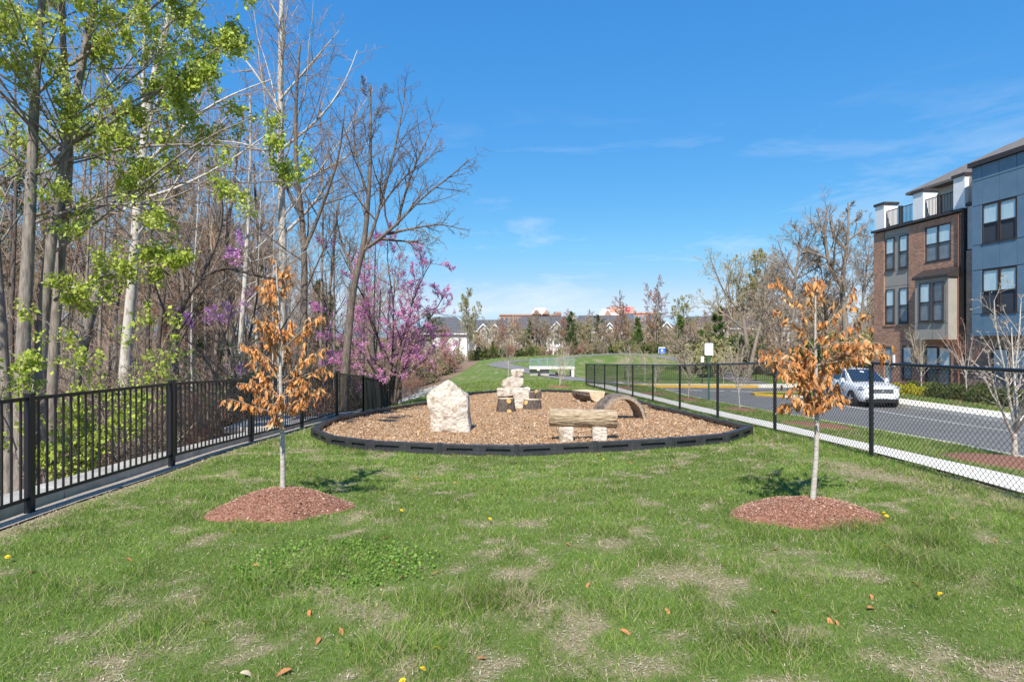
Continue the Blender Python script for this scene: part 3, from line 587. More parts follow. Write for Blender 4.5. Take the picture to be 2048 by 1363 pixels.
# log bench
Yl = bedY(1165, 880) + .15; s = Yl / F; bx = (1165 - 1024) * s; lb = empty('log_bench', (bx, Yl, float(bedz(bx, Yl)) - .01), R(-3)); tag(lb, 'pale furrowed log bench on two short log feet', 'log bench')
L = 1.18; r = .155; V, f, na_ = log_mesh(L, r, 2, amp=.014, nl=60, na=96); zc = .385
lo = MB().add([(x - L / 2, y, z + zc) for x, y, z in V], f).build('log', M['log_bark'], lb, smooth=True); lo.rotation_euler = (0, R(1.2), 0)
e0, e1 = log_ends([(x - L / 2, y, z + zc) for x, y, z in V], na_, 60)
MB().add([(p[0] - .002, p[1], p[2]) for p in e0], [tuple(range(na_))]).build('cut_end', M['cut_wood'], lo); MB().add([(p[0] + .002, p[1], p[2]) for p in e1], [tuple(range(na_))]).build('cut_end', M['cut_wood'], lo)
for xx in (-.29, .29):
    ft = rock('foot_block', [(xx + sx * (.115 + .012 * sz), sy * .21 - .03, -.06 + .30 * sz) for sx in (-1, 1) for sy in (-1, 1) for sz in (0, .5, 1)], M['rock'], 4 + xx, 4, .012, 7, lb)
# hollow half log tunnel
Ya = bedY(1240, 838); s = Ya / F; ax = (1238 - 1024) * s; ro = .56; ri = .50; LL = .52
ar = empty('hollow_log_arch', (ax, Ya, float(bedz(ax, Ya)) - .03), R(-76)); tag(ar, 'arched hollow half log with grey bark making a crawl tunnel', 'log tunnel')
V, f, na_ = log_mesh(LL, ro, 9, hollow=1, amp=.03, nl=30, na=60); V = [(x - LL / 2, y, z * 1.08) for x, y, z in V]
MB().add(V, f).build('bark_shell', M['dark_bark'], ar, smooth=True)
Vi, fi, _ = log_mesh(LL, ri, 4, hollow=1, amp=.012, nl=30, na=60); Vi = [(x - LL / 2, y, z * 1.08) for x, y, z in Vi]
M['hollow'] = mat('hollow_wood', (.24, .18, .125), (.44, .36, .27), scale=6, rough=.9, bump=.6, bscale=9, stretch=(.6, 4, 4))
MB().add(Vi, fi).build('hollow_lining', M['hollow'], ar, smooth=True)
for row in (0, 30):
    o_ = V[row * na_:(row + 1) * na_]; i_ = Vi[row * na_:(row + 1) * na_]; dx_ = -.002 if row == 0 else .002
    MB().add([(p[0] + dx_, p[1], p[2]) for p in o_ + i_], [(a, a + 1, na_ + a + 1, na_ + a) for a in range(na_ - 1)]).build('cut_rim', M['hollow'], ar)
# split log bench at the far side
Yh = bedY(1180, 803); s = Yh / F; hx = (1176 - 1024) * s; hl = empty('split_log_bench', (hx, Yh, float(bedz(hx, Yh))), R(-58)); tag(hl, 'split log seat with a flat top and round pale end near the far border', 'log bench')
LL = .95; V, f, na_ = log_mesh(LL, .33, 11, half=True, amp=.03, nl=30, na=40); V = [(x - LL / 2, y, z + .36) for x, y, z in V]
MB().add(V, f).build('bark_body', M['dark_bark'], hl, smooth=True)
top = [(V[i * na_ + k][0], V[i * na_ + k][1] * .98, .362) for i in (0, 30) for k in (0, na_ - 1)]; MB().add(top, [(0, 1, 3, 2)]).build('flat_seat', M['cut_wood'], hl)
for row, dx_ in ((0, -.003), (30, .003)): MB().add([(p[0] + dx_, p[1], p[2]) for p in V[row * na_:(row + 1) * na_]], [tuple(range(na_))]).build('cut_end', M['cut_wood'], hl)
for xx in (-.28, .28): rock('foot_stone', hexa(xx - .09, xx + .09, -.2, .2, -.06, .09, .02, 30 + xx), M['rock_grey'], 3, 2, .02, 5, hl)

# ------------------------------------------------------------------ mulch mounds under the saplings
MH = (.20, .15)
def mound_z(x, y, i):
    c, a, b, ph_ = MOUNDS[i]; r_ = mound_r(x, y, c, a, b, ph_); return gz(x, y) + MH[i] * np.clip(1 - r_ ** 1.6, 0, 1) + .03 * (fbm(x * 6, y * 6, 77 + i) - .5) * (r_ < 1.05)
for i, lab in enumerate(('mound of reddish bark mulch around the sapling beside the picket fence', 'mound of reddish bark mulch around the sapling beside the chain-link fence')):
    c, a, b, ph_ = MOUNDS[i]; th = np.linspace(0, 2 * math.pi, 97)[:-1]; V = []; f = []
    rb = (1 + .10 * np.sin(2 * th + ph_) + .06 * np.sin(5 * th + ph_ * 2)); rs = np.linspace(1.06, .001, 34)
    for r_ in rs:
        x = c[0] + a * r_ * rb * np.cos(th); y = c[1] + b * r_ * rb * np.sin(th); V.append(np.c_[x, y, mound_z(x, y, i) + .012 - (.05 if r_ > 1.05 else 0)])
    for r_ in range(len(rs) - 1):
        for k in range(96): f.append((r_ * 96 + k, r_ * 96 + (k + 1) % 96, (r_ + 1) * 96 + (k + 1) % 96, (r_ + 1) * 96 + k))
    mo = np_obj('mulch_mound', np.vstack(V), f, M['bark_mulch'], smooth=True); tag(mo, lab, 'mulch')
    n = 36000; r_ = np.sqrt(rng.random(n)) * 1.02; t = rng.uniform(0, 6.283, n); q = 1 + .10 * np.sin(2 * t + ph_) + .06 * np.sin(5 * t + ph_ * 2)
    x = c[0] + a * r_ * q * np.cos(t); y = c[1] + b * r_ * q * np.sin(t)
    o = chips('bark_shreds', x, y, mound_z(x, y, i) + rng.uniform(.005, .014, n), .0115, [(.40, .20, .13), (.31, .145, .095), (.48, .28, .19), (.22, .10, .066), (.56, .40, .29)], M['chips'], mo, tilt=.4); o['kind'] = 'stuff'

# ------------------------------------------------------------------ tree kit
def unit(v): return v / (np.linalg.norm(v, axis=-1, keepdims=True) + 1e-9)
def grow(r, start, d, length, r0, r1, n, wander, up):
    B = len(start); P = np.zeros((B, n, 3)); P[:, 0] = start; d = unit(np.asarray(d, float)); st = (length / (n - 1))[:, None]
    for i in range(1, n):
        d = unit(d + r.normal(0, wander, (B, 3)) + np.array([0, 0, up])); P[:, i] = P[:, i - 1] + d * st
    t = np.linspace(0, 1, n)[None]; return P, r0[:, None] * (1 - t) + r1[:, None] * t
def spawn(r, P, Rr, cnt, t0, t1, ang, asd, lr, rr=.6, n=5, wander=.12, up=.05, taper=.6, rmin=.003, lmin=.05, end=.3):
    B, m, _ = P.shape; Lp = np.linalg.norm(np.diff(P, axis=1), axis=2).sum(1)
    b = np.repeat(np.arange(B), cnt); k = np.tile(np.arange(cnt), B); t = t0 + (t1 - t0) * (k + r.random(len(b))) / cnt
    x = t * (m - 1); i = np.clip(x.astype(int), 0, m - 2); f = (x - i)[:, None]
    pos = P[b, i] * (1 - f) + P[b, i + 1] * f; T = unit(P[b, i + 1] - P[b, i]); rad = Rr[b, i] * (1 - f[:, 0]) + Rr[b, i + 1] * f[:, 0]
    q = unit(np.cross(T, unit(r.normal(0, 1, (len(b), 3))))); a = np.radians(r.normal(ang, asd, len(b)))[:, None]
    d = T * np.cos(a) + q * np.sin(a)
    L = np.maximum(Lp[b] * lr * (1 - taper * (t - t0) / max(t1 - t0, .01)) * r.uniform(.65, 1.3, len(b)), lmin)
    r0 = np.maximum(rad * rr, rmin); return grow(r, pos, d, L, r0, np.maximum(r0 * end, rmin * .6), n, wander, up)
def curve(pts, n):
    p = np.array(pts, float); s = np.r_[0, np.cumsum(np.linalg.norm(np.diff(p, axis=0), axis=1))]; q = np.linspace(0, s[-1], n)
    o = np.stack([np.interp(q, s, p[:, k]) for k in range(3)], 1)
    for _ in range(2): o[1:-1] = (o[:-2] + 2 * o[1:-1] + o[2:]) / 4
    return o
def leaf_quads(r, pos, size, pal, droop=.0, wide=.55, var=.25, axis=None):
    n = len(pos); a = r.normal(0, 1, (n, 3)); a[:, 2] -= droop
    if axis is not None: a = a * .6 + axis
    a = unit(a); s_ = unit(np.cross(a, r.normal(0, 1, (n, 3)))); u = np.cross(a, s_); l = (size * r.lognormal(0, .25, n))[:, None]
    V = np.stack([pos, pos + a * l * .5 + s_ * l * wide / 2 + u * l * .10, pos + a * l, pos + a * l * .5 - s_ * l * wide / 2 + u * l * .10], 1).reshape(-1, 3)
    pal = np.array(pal); c = pal[r.integers(0, len(pal), n)] * r.uniform(1 - var, 1 + var, (n, 1)); return V, np.repeat(c, 4, axis=0)
def along(r, P, k, t0=.2):
    B, m, _ = P.shape; b = np.repeat(np.arange(B), k); t = r.uniform(t0, 1, len(b)) * (m - 1); i = np.clip(t.astype(int), 0, m - 2); f = (t - i)[:, None]
    return P[b, i] * (1 - f) + P[b, i + 1] * f
def tree_obj(name, base, trunk_b, crown_b, bark, twig, leaves=None, leafm=None, flat=False):
    """Empty > trunk, crown; batches in world or local space about base"""
    base = np.asarray(base, float); root = empty(name, tuple(base))
    V, f = tubes(trunk_b); np_obj('trunk', V - base, f, bark, root, smooth=True)
    V, f = tubes(crown_b); V = V - base; mi = np.zeros(len(f), int); mats = [twig]; col = np.ones((len(V), 3))
    if leaves is not None:
        lv, lc = leaves; lf = np.arange(len(lv)).reshape(-1, 4) + len(V); V = np.vstack([V, lv - base]); f = np.vstack([f, lf]); mi = np.r_[mi, np.ones(len(lf), int)]; col = np.vstack([col, lc]); mats.append(leafm or M['leaf'])
    np_obj('crown', V, f, mats, root, col=col, mi=mi, smooth=True)
    return root
def copy_tree(src, loc, rz, sc, label=None, group=None):
    c = src.copy(); COL.objects.link(c); c.location = loc; c.rotation_euler = (0, 0, rz); c.scale = (sc[0], sc[0], sc[1])
    if label: c['label'] = label
    if group: c['group'] = group
    for ch in src.children:
        q = ch.copy(); COL.objects.link(q); q.parent = c
    return c
GREEN = [(.38, .46, .06), (.46, .54, .085), (.28, .36, .045), (.52, .57, .15), (.41, .49, .07)]
WHITE = [(.78, .78, .70)]
PINK = [(.80, .37, .62), (.72, .28, .54), (.86, .50, .71), (.64, .22, .48)]
PURP = [(.62, .30, .60), (.70, .40, .68), (.54, .24, .54)]

# --- flowering pear, several stems, young leaves and leftover blossom
r = np.random.default_rng(21)
Yp = 10.6; stems = [[(38, 1010), (45, 700), (62, 400), (70, 150), (95, -120)], [(75, 1010), (78, 700), (108, 420), (160, 150), (215, -130)], [(95, 1010), (110, 640), (128, 430), (150, 300), (118, 60), (130, -120)], [(20, 1010), (8, 700), (-20, 350), (-40, -100)]]
off = [-.3, .0, .5, .9]
ST = np.stack([curve([PW(x, y, Yp + o * (1 - i * .1)) for i, (x, y) in enumerate(st)], 14) for st, o in zip(stems, off)]); SR = np.linspace(1, .38, 14)[None] * np.array([.125, .115, .10, .10])[:, None]
l1 = spawn(r, ST, SR, 12, .46, .98, 62, 14, .42, rr=.26, n=8, wander=.09, up=.035, taper=.35)
# long limbs reaching over the fence toward the lawn
lim = [[(85, 520), (200, 440), (330, 330), (420, 260), (505, 235)], [(118, 300), (250, 235), (380, 130), (490, 60)], [(110, 600), (190, 555), (300, 530), (370, 520)], [(95, 330), (260, 290), (420, 285), (560, 305)], [(140, 130), (250, 60), (350, -20), (420, -90)],
       [(100, 330), (180, 250), (300, 180), (420, 150)], [(60, 200), (160, 110), (260, 30), (330, -40)], [(70, 430), (200, 400), (320, 420), (430, 350)]]
LM = np.stack([curve([PW(x, y, Yp + .25 * math.sin(i * 2.3 + k)) for i, (x, y) in enumerate(l_)], 8) for k, l_ in enumerate(lim)]); LMR = np.linspace(.032, .009, 8)[None].repeat(len(lim), 0)
l2 = spawn(r, l1[0], l1[1], 7, .2, 1, 48, 14, .42, n=5, wander=.12, up=.03, rmin=.004)
l2b = spawn(r, LM, LMR, 15, .12, 1, 50, 15, .24, n=5, wander=.12, up=.03, rmin=.004)
A2 = np.vstack([l2[0], l2b[0]]); A2r = np.vstack([l2[1], l2b[1]])
l3 = spawn(r, A2, A2r, 5, .15, 1, 45, 15, .45, n=4, wander=.12, up=.02, rmin=.0028)
tips = along(r, l3[0], 4, .3); keep = vnoise(tips[:, 0] * 1.9 + 3, tips[:, 2] * 1.9 + tips[:, 1] * 1.1, 4) > .46; tips = tips[keep]
tips = np.repeat(tips, 10, axis=0) + r.normal(0, .062, (len(tips) * 10, 3)); wh = vnoise(tips[:, 0] * 3.5, tips[:, 2] * 3.5, 8) > .70
g1 = leaf_quads(r, tips, .062, GREEN, droop=.5, wide=.72); cl_ = tips[wh]; cl_ = cl_[r.permutation(len(cl_))[:420]]; g2 = leaf_quads(r, np.repeat(cl_, 26, axis=0) + r.normal(0, .045, (len(cl_) * 26, 3)), .022, [(.72, .72, .62), (.66, .68, .54)], wide=.95)
t = tree_obj('pear_tree', PW(75, 1010, Yp), [(ST, SR, 10), (l1[0], l1[1], 6), (LM, LMR, 6)], [(A2, A2r, 4), (l3[0], l3[1], 3)], M['bark_grey'], M['twig_grey'], (np.vstack([g1[0], g2[0]]), np.vstack([g1[1], g2[1]])))
tag(t, 'large multi-stemmed tree with fresh green leaves and white blossom overhanging the picket fence', 'tree')
# leafy suckers behind the fence
def leafy(name, px, py, Y, h, spread, n, label, seed, size=.06, pal=GREEN, group=None):
    r = np.random.default_rng(seed); b = PW(px, py, Y); st = np.repeat(b[None], n, 0) + r.normal(0, .12, (n, 3)) * [1, 1, 0]; d = r.normal(0, spread, (n, 3)); d[:, 2] = 1
    P, Rr = grow(r, st, d, h * r.uniform(.6, 1.05, n), np.full(n, .012), np.full(n, .005), 8, .10, .02)
    a = spawn(r, P, Rr, 9, .2, 1, 55, 12, .32, n=5, rmin=.003); b2 = spawn(r, a[0], a[1], 4, .2, 1, 45, 15, .5, n=3, rmin=.002)
    tips = along(r, b2[0], 3, .2); tips = tips[vnoise(tips[:, 0] * 2, tips[:, 2] * 2, seed) > .33]; tips = np.repeat(tips, 3, axis=0) + r.normal(0, .04, (len(tips) * 3, 3))
    t = tree_obj(name, b, [(P, Rr, 5)], [(a[0], a[1], 3), (b2[0], b2[1], 3)], M['bark_grey'], M['twig_grey'], leaf_quads(r, tips, size, pal, droop=.5, wide=.72)); tag(t, label, 'shrub', group); return t
leafy('pear_sucker', 265, 900, 10.0, 2.6, .18, 5, 'young bright green leafy sucker rising behind the second fence panel', 5)
leafy('leafy_shrub', 60, 1030, 8.0, 1.15, .5, 7, 'low bright green leafy shrub pressing against the fence beside the corner post', 6)
leafy('leafy_shrub', 180, 985, 8.6, 1.25, .55, 7, 'low leafy green shrub filling the gap under the large overhanging tree', 7)
leafy('leafy_shrub', 290, 935, 9.4, 1.1, .5, 6, 'small leafy green shrub seen through the fence pickets below the sucker', 8)
leafy('leafy_shrub', 20, 900, 7.6, 1.5, .4, 5, 'leafy green shrub at the foot of the large tree behind the first panel', 9)

M['bark_mid'] = mat('mid_brown_bark', (.085, .066, .052), (.21, .17, .135), scale=7, rough=.95, bump=.7, bscale=12, stretch=(3, 3, .6)); M['twig_dark'] = mat('dark_twigs', (.13, .10, .08), (.21, .165, .135), scale=2, rough=.95)
# --- pale sycamores and other trunks that stand out
def hero(name, Y, px, r0, r1, label, seed, bark, twig, limbs=(), n1=16, a1=52, lr1=.30, up1=.06, n2=7, n3=5, n4=0, t0=.35, balls=False, rm=.0045, rl1=.30, lr2=.42, lr3=.45, limbr=.4, cat='tree', leaves=None, wob=.15):
    r = np.random.default_rng(seed); P = curve([PW(x, y, Y + wob * math.sin(i * 1.9 + seed)) for i, (x, y) in enumerate(px)], 22)[None]; Rr = np.linspace(r0, r1, 22)[None]
    main = [(P, Rr, 10)]; prim = []
    l1 = spawn(r, P, Rr, n1, t0, .98, a1, 12, lr1, rr=rl1, n=9, wander=.08, up=up1, taper=.65, end=.22, rmin=rm * 1.6); prim.append(l1)
    for k, (w, pl) in enumerate(limbs):
        c = curve([PW(x, y, Y + .35 * math.sin(i * 1.3 + k * 2)) if i else PW(x, y, Y) for i, (x, y) in enumerate(pl)], 9)[None]; prim.append((c, np.linspace(w, w * .22, 9)[None]))
    A = np.vstack([q[0] for q in prim]); Ar = np.vstack([q[1] for q in prim]); main.append((A, Ar, 6))
    l2 = spawn(r, A, Ar, n2, .2, 1, 46, 13, lr2, n=5, wander=.11, up=.05, rmin=rm * 1.3); l3 = spawn(r, l2[0], l2[1], n3, .2, 1, 44, 14, lr3, n=4, wander=.12, up=.04, rmin=rm)
    cb = [(l2[0], l2[1], 4), (l3[0], l3[1], 3)]; last = l3
    if n4: last = spawn(r, l3[0], l3[1], n4, .25, 1, 42, 14, .5, n=3, wander=.1, rmin=rm * .85); cb.append((last[0], last[1], 3))
    lv = None
    if balls:
        tp = last[0][r.random(len(last[0])) < .05][:, -1]; k = len(tp); q = np.array([[-1, 0, 0], [0, -1, 0], [1, 0, 0], [0, 1, 0]]) * .022
        pass
    if leaves: 
        tips = along(r, last[0], leaves[0], .2); lv = leaf_quads(r, np.repeat(tips, leaves[3] if len(leaves) > 3 else 1, axis=0) + r.normal(0, .03, (len(tips) * (leaves[3] if len(leaves) > 3 else 1), 3)), leaves[1], leaves[2], wide=.8)
    base = P[0, 0]; t = tree_obj(name, base, main, cb, bark, twig, lv); tag(t, label, cat); return t
hero('sycamore_tree', 18, [(240, 900), (252, 700), (266, 560), (275, 400), (288, 280), (302, 170), (345, 10), (385, -160)], .17, .06, 'leaning white-barked sycamore rising behind the leafy overhanging tree', 31, M['bark_white'], M['twig_grey'],
     limbs=[(.07, [(290, 260), (284, 170), (290, 60), (300, -80)]), (.06, [(280, 340), (330, 290), (400, 220), (470, 185), (540, 160)]), (.05, [(276, 400), (350, 380), (450, 330), (560, 250)])], n1=15, a1=48, lr1=.32, n2=8, n3=5)
hero('sycamore_tree', 23, [(566, 860), (563, 700), (567, 520), (562, 380), (560, 200), (563, 30), (568, -160), (570, -330)], .17, .05, 'tall straight pale sycamore with long arching white branches against the sky', 32, M['bark_white'], M['twig_brown'],
     limbs=[(.06, [(565, 470), (620, 420), (680, 330), (700, 250)]), (.055, [(562, 380), (640, 345), (700, 310), (745, 280)]), (.055, [(561, 300), (640, 240), (690, 170), (715, 100)]), (.05, [(563, 330), (510, 290), (440, 280), (380, 285)]), (.05, [(560, 200), (620, 130), (680, 60)]), (.05, [(560, 220), (500, 130), (450, 70)])], n1=18, a1=50, lr1=.26, n2=9, n3=6, n4=2)
hero('pale_tree', 19.5, [(476, 860), (480, 700), (490, 560), (497, 430), (502, 300), (500, 190)], .095, .03, 'slim pale-barked tree standing left of the tall straight sycamore', 33, M['bark_white'], M['twig_grey'], n1=12, lr1=.3, n2=7, n3=5)
hero('dark_tree', 21.5, [(602, 860), (606, 690), (610, 520), (603, 420), (590, 330), (592, 180), (600, 90)], .15, .035, 'dark brown bare tree with steep forked branches just right of the tall sycamore', 34, M['bark_mid'], M['twig_dark'],
     limbs=[(.07, [(608, 500), (640, 430), (655, 380), (680, 320), (690, 210)]), (.06, [(606, 440), (570, 380), (560, 300), (570, 200)])], n1=14, a1=38, lr1=.34, n2=8, n3=5, n4=2)
hero('forked_dark_tree', 21.0, [(684, 880), (690, 740), (702, 611), (710, 553), (716, 529), (729, 500), (733, 446), (739, 372), (742, 280), (741, 170)], .165, .022, 'leaning dark tree whose forked limbs sweep out to the right over the redbud', 35, M['bark_mid'], M['twig_dark'],
     limbs=[(.06, [(729, 500), (745, 479), (757, 422), (782, 335), (802, 241), (812, 175)]), (.062, [(735, 495), (762, 479), (794, 450), (827, 409), (872, 372), (922, 340), (938, 319)]), (.05, [(775, 468), (831, 455), (885, 446), (925, 459)]), (.045, [(760, 478), (800, 482), (831, 483), (864, 492)]),
            (.05, [(794, 450), (806, 400), (824, 340), (850, 290), (868, 245)]), (.045, [(739, 400), (722, 350), (705, 280), (712, 200)]), (.06, [(710, 553), (692, 510), (676, 463), (672, 420)]), (.04, [(757, 422), (790, 372), (830, 335), (880, 300)])], n1=7, a1=34, lr1=.2, t0=.6, n2=13, n3=6, n4=3, lr2=.42, lr3=.5, rm=.0055)
hero('dark_tree', 16.5, [(358, 900), (352, 740), (345, 660), (370, 600), (400, 555), (440, 530), (520, 553), (560, 560)], .10, .03, 'black crooked tree bowing over to the right with scattered purple bloom', 36, M['bark_dark'], M['twig_brown'], limbs=[(.05, [(400, 555), (430, 500), (450, 430), (440, 370)]), (.04, [(345, 660), (320, 600), (300, 540)])], n1=12, a1=50, lr1=.3, n2=7, n3=5)
sn = hero('broken_trunk', 14.5, [(140, 940), (152, 760), (175, 660), (192, 590), (206, 533)], .12, .09, 'leaning broken-off grey trunk with a snapped top', 37, M['bark_grey'], M['twig_grey'], n1=4, lr1=.2, n2=4, n3=3)
V = PW(206, 533, 14.5) - PW(140, 940, 14.5); MB().tube([V - Vector((.01, 0, .03)), V + Vector((.01, 0, .06))], [.085, .05], 10).build('snapped_end', M['cut_wood'], sn)
for k, (x0, x1, x2, y2, Y, w, bark) in enumerate([(196, 200, 215, 120, 20, .10, 'bark_brown'), (158, 170, 180, 60, 24, .11, 'bark_grey'), (295, 296, 300, 150, 22, .11, 'bark_dark'), (412, 410, 415, 160, 26, .10, 'bark_brown'), (385, 382, 400, 200, 21, .06, 'bark_white'), (450, 455, 440, 230, 28, .12, 'bark_brown'), (640, 642, 640, 220, 27, .12, 'bark_brown'), (670, 668, 655, 260, 31, .13, 'bark_grey'), (725, 728, 720, 330, 30, .09, 'bark_brown'), (750, 748, 745, 360, 33, .10, 'bark_dark'), (515, 512, 520, 330, 22, .06, 'bark_white'), (545, 546, 540, 300, 25, .06, 'bark_white'), (25, 22, 30, 100, 17, .12, 'bark_dark'), (112, 118, 130, 120, 19, .10, 'bark_brown')]):
    lab = ['slender brown-trunked tree in the woods between the two leaning trunks', 'grey-trunked tree deep in the woods behind the broken trunk', 'dark upright trunk just right of the leaning white sycamore', 'brown tree in the woods behind the crooked black tree', 'thin pale sapling trunk left of the crooked black tree', 'brown trunk in the woods behind the slim pale tree', 'brown upright trunk behind the dark forked branches', 'grey trunk standing between the dark tree and the leaning forked tree', 'thin brown tree rising beside the redbud stems', 'dark thin tree standing within the redbud', 'thin white sapling beside the slim pale tree', 'thin white sapling behind the orange-leaved beech sapling', 'dark trunk behind the stems of the leafy tree', 'brown trunk showing just right of the leafy tree stems'][k]
    hero('woodland_tree', Y, [(x0, 880), (x1, 640), ((x1 + x2) / 2 + 6, 400), (x2, y2)], w * .68, w * .14, lab, 60 + k, M[bark], M['twig_brown' if k % 2 else 'twig_grey'], n1=15, a1=46, lr1=.27, n2=7, n3=4)
# --- redbuds
def redbud(Y, stems, label, seed, pal, dens, n1=9):
    r = np.random.default_rng(seed); ST = np.stack([curve([PW(x, y, Y + .5 * math.sin(k * 2 + i * .8)) if i else PW(x, y, Y) for i, (x, y) in enumerate(st)], 12) for k, st in enumerate(stems)]); SR = np.linspace(.06, .014, 12)[None].repeat(len(stems), 0)
    a = spawn(r, ST, SR, n1, .22, 1, 48, 14, .36, n=7, wander=.10, up=.02, rmin=.007); b = spawn(r, a[0], a[1], 7, .15, 1, 45, 15, .42, n=5, wander=.12, rmin=.005); c = spawn(r, b[0], b[1], 4, .2, 1, 40, 15, .45, n=4, rmin=.004)
    tp = np.vstack([along(r, b[0], 5, .1), along(r, c[0], 3, .1)]); tp = tp[vnoise(tp[:, 0] * 1.1, tp[:, 2] * 1.3, seed) > dens]; tp = np.repeat(tp, 5, axis=0) + r.normal(0, .03, (len(tp) * 5, 3))
    t = tree_obj('redbud_tree', ST[0, 0], [(ST, SR, 7), (a[0], a[1], 5)], [(b[0], b[1], 3), (c[0], c[1], 3)], M['bark_dark'], M['twig_brown'], leaf_quads(r, tp, .036, pal, wide=.9)); tag(t, label, 'tree'); return t
redbud(24, [[(775, 850), (770, 720), (740, 620), (700, 540), (680, 500)], [(780, 850), (785, 700), (790, 600), (770, 520), (775, 480)], [(785, 850), (800, 700), (825, 600), (850, 540), (865, 520)], [(785, 850), (805, 740), (840, 660), (880, 610), (888, 590)], [(780, 850), (790, 740), (800, 700), (850, 680), (870, 660)], [(775, 850), (760, 740), (700, 680), (660, 650), (630, 640)]],
       'pink blossoming redbud spreading beyond the far end of the picket fence', 41, PINK, .22, 12)
redbud(17.5, [[(470, 880), (470, 740), (440, 640), (400, 570), (390, 540)], [(475, 880), (490, 720), (510, 620), (525, 540), (500, 500)], [(470, 880), (440, 760), (400, 700), (360, 670)], [(475, 880), (520, 740), (560, 660), (600, 600)]], 'purple redbud with thin scattered bloom behind the middle of the picket fence', 42, PURP, .76, 8)

# --- woodland mass: prototypes and individual copies
def proto(name, seed, H, bark, twig, n1=16, a1=45, lr1=.38, up1=.08, n2=7, n3=5, n4=0, r0=.0085, t0=.3, leaves=None, fork=0, wander=.03, rm=.0085, lr2=.45, loc=(0, 0, 0)):
    r = np.random.default_rng(seed); b = np.array([[0, 0, -.3]]); P, Rr = grow(r, b, np.array([[r.normal(0, .05), r.normal(0, .05), 1.]]), np.array([H]), np.array([H * r0]), np.array([H * .004]), 14, wander, .03)
    if fork:
        q = spawn(r, P, Rr, fork, .25, .5, 28, 6, .7, rr=.75, n=14, wander=.06, up=.08, taper=.2); tr = [(P, Rr, 8), (q[0], q[1], 6)]
        l1a = spawn(r, P, Rr, n1, t0, 1, a1, 12, lr1 * .8, rr=.45, n=7, wander=.09, up=up1, taper=.6, rmin=.01); l1b = spawn(r, q[0], q[1], n1 // 2, .3, 1, a1, 12, lr1, rr=.5, n=7, wander=.09, up=up1, taper=.5, rmin=.01)
        A = np.vstack([l1a[0], l1b[0]]); Ar = np.vstack([l1a[1], l1b[1]])
    else:
        tr = [(P, Rr, 8)]; A, Ar = spawn(r, P, Rr, n1, t0, 1, a1, 12, lr1, rr=.27, n=7, wander=.08, up=up1, taper=.6, rmin=.01)
    tr.append((A, Ar, 5)); l2 = spawn(r, A, Ar, n2, .2, 1, 45, 14, lr2, n=5, wander=.1, up=.03, rmin=rm * 1.3); l3 = spawn(r, l2[0], l2[1], n3, .2, 1, 42, 14, .5, n=4, wander=.1, up=.02, rmin=rm)
    cb = [(l2[0], l2[1], 3), (l3[0], l3[1], 3)]; last = l3
    if n4: last = spawn(r, l3[0], l3[1], n4, .25, 1, 40, 14, .55, n=3, rmin=rm * .85); cb.append((last[0], last[1], 3))
    lv = None
    if leaves: tp = along(r, last[0], leaves[0], .2); lv = leaf_quads(r, np.repeat(tp, leaves[3], axis=0) + r.normal(0, leaves[4], (len(tp) * leaves[3], 3)), leaves[1], leaves[2], wide=.7)
    return tree_obj(name, (0, 0, 0), tr, cb, bark, twig, lv)
BUD = [(.30, .30, .09), (.38, .36, .13), (.26, .27, .08)]
protoB = [proto('bare_tree', 101, 12, M['bark_brown'], M['twig_brown'], n1=20, n2=8, n3=6), proto('bare_tree', 102, 13, M['bark_grey'], M['twig_brown'], fork=2, n1=14, n2=8, n3=5, a1=40), proto('bare_tree', 103, 11, M['bark_dark'], M['twig_brown'], n1=24, n2=8, n3=6, a1=55, lr1=.32, t0=.15),
          None, proto('reddish_tree', 105, 9, M['bark_brown'], M['twig_red'], fork=2, n1=14, n2=8, n3=5, a1=38, leaves=(1, .08, [(.34, .13, .08), (.42, .2, .12)], 1, .02))]
protoF = [proto('bare_tree', 131, 9, M['bark_brown'], M['twig_brown'], n1=24, n2=8, n3=5, n4=2, rm=.022, t0=.15, r0=.014), proto('bare_tree', 132, 9, M['bark_grey'], M['twig_grey'], fork=2, n1=18, n2=8, n3=5, a1=40, rm=.022, r0=.014), proto('bare_tree', 133, 8.5, M['bark_brown'], M['twig_tan'], n1=26, n2=8, n3=5, n4=2, a1=50, lr1=.34, t0=.1, rm=.02, r0=.014),
          proto('budding_tree', 134, 9, M['bark_grey'], M['twig_tan'], fork=3, n1=14, n2=8, n3=5, a1=40, rm=.02, r0=.014, leaves=(4, .10, BUD, 1, .05)), proto('reddish_tree', 135, 8.5, M['bark_brown'], M['twig_red'], fork=2, n1=16, n2=8, n3=6, a1=38, rm=.02, r0=.014, leaves=(3, .06, [(.36, .18, .12), (.44, .25, .16)], 1, .03))]
def evergreen(seed, H, w, pal, n=46, pine=False):
    r = np.random.default_rng(seed); P, Rr = grow(r, np.array([[0, 0, -.2]]), np.array([[0, 0, 1.]]), np.array([H]), np.array([H * .018]), np.array([.02]), 12, .015, .02)
    a = spawn(r, P, Rr, n, .5 if pine else .06, .98, 80 if pine else 65, 8, w, rr=.3, n=6, wander=.07, up=.03, taper=.45 if pine else .85, rmin=.008); b = spawn(r, a[0], a[1], 8, .15, 1, 50, 12, .4, n=4, rmin=.005)
    tp = np.vstack([along(r, b[0], 7, .1), along(r, a[0], 5, .3)]); lv = leaf_quads(r, np.repeat(tp, 3, axis=0) + r.normal(0, .06, (len(tp) * 3, 3)), .17, pal, wide=.35)
    return tree_obj('evergreen_tree', (0, 0, 0), [(P, Rr, 7)], [(a[0], a[1], 4), (b[0], b[1], 3)], M['bark_brown'], M['twig_brown'], lv)
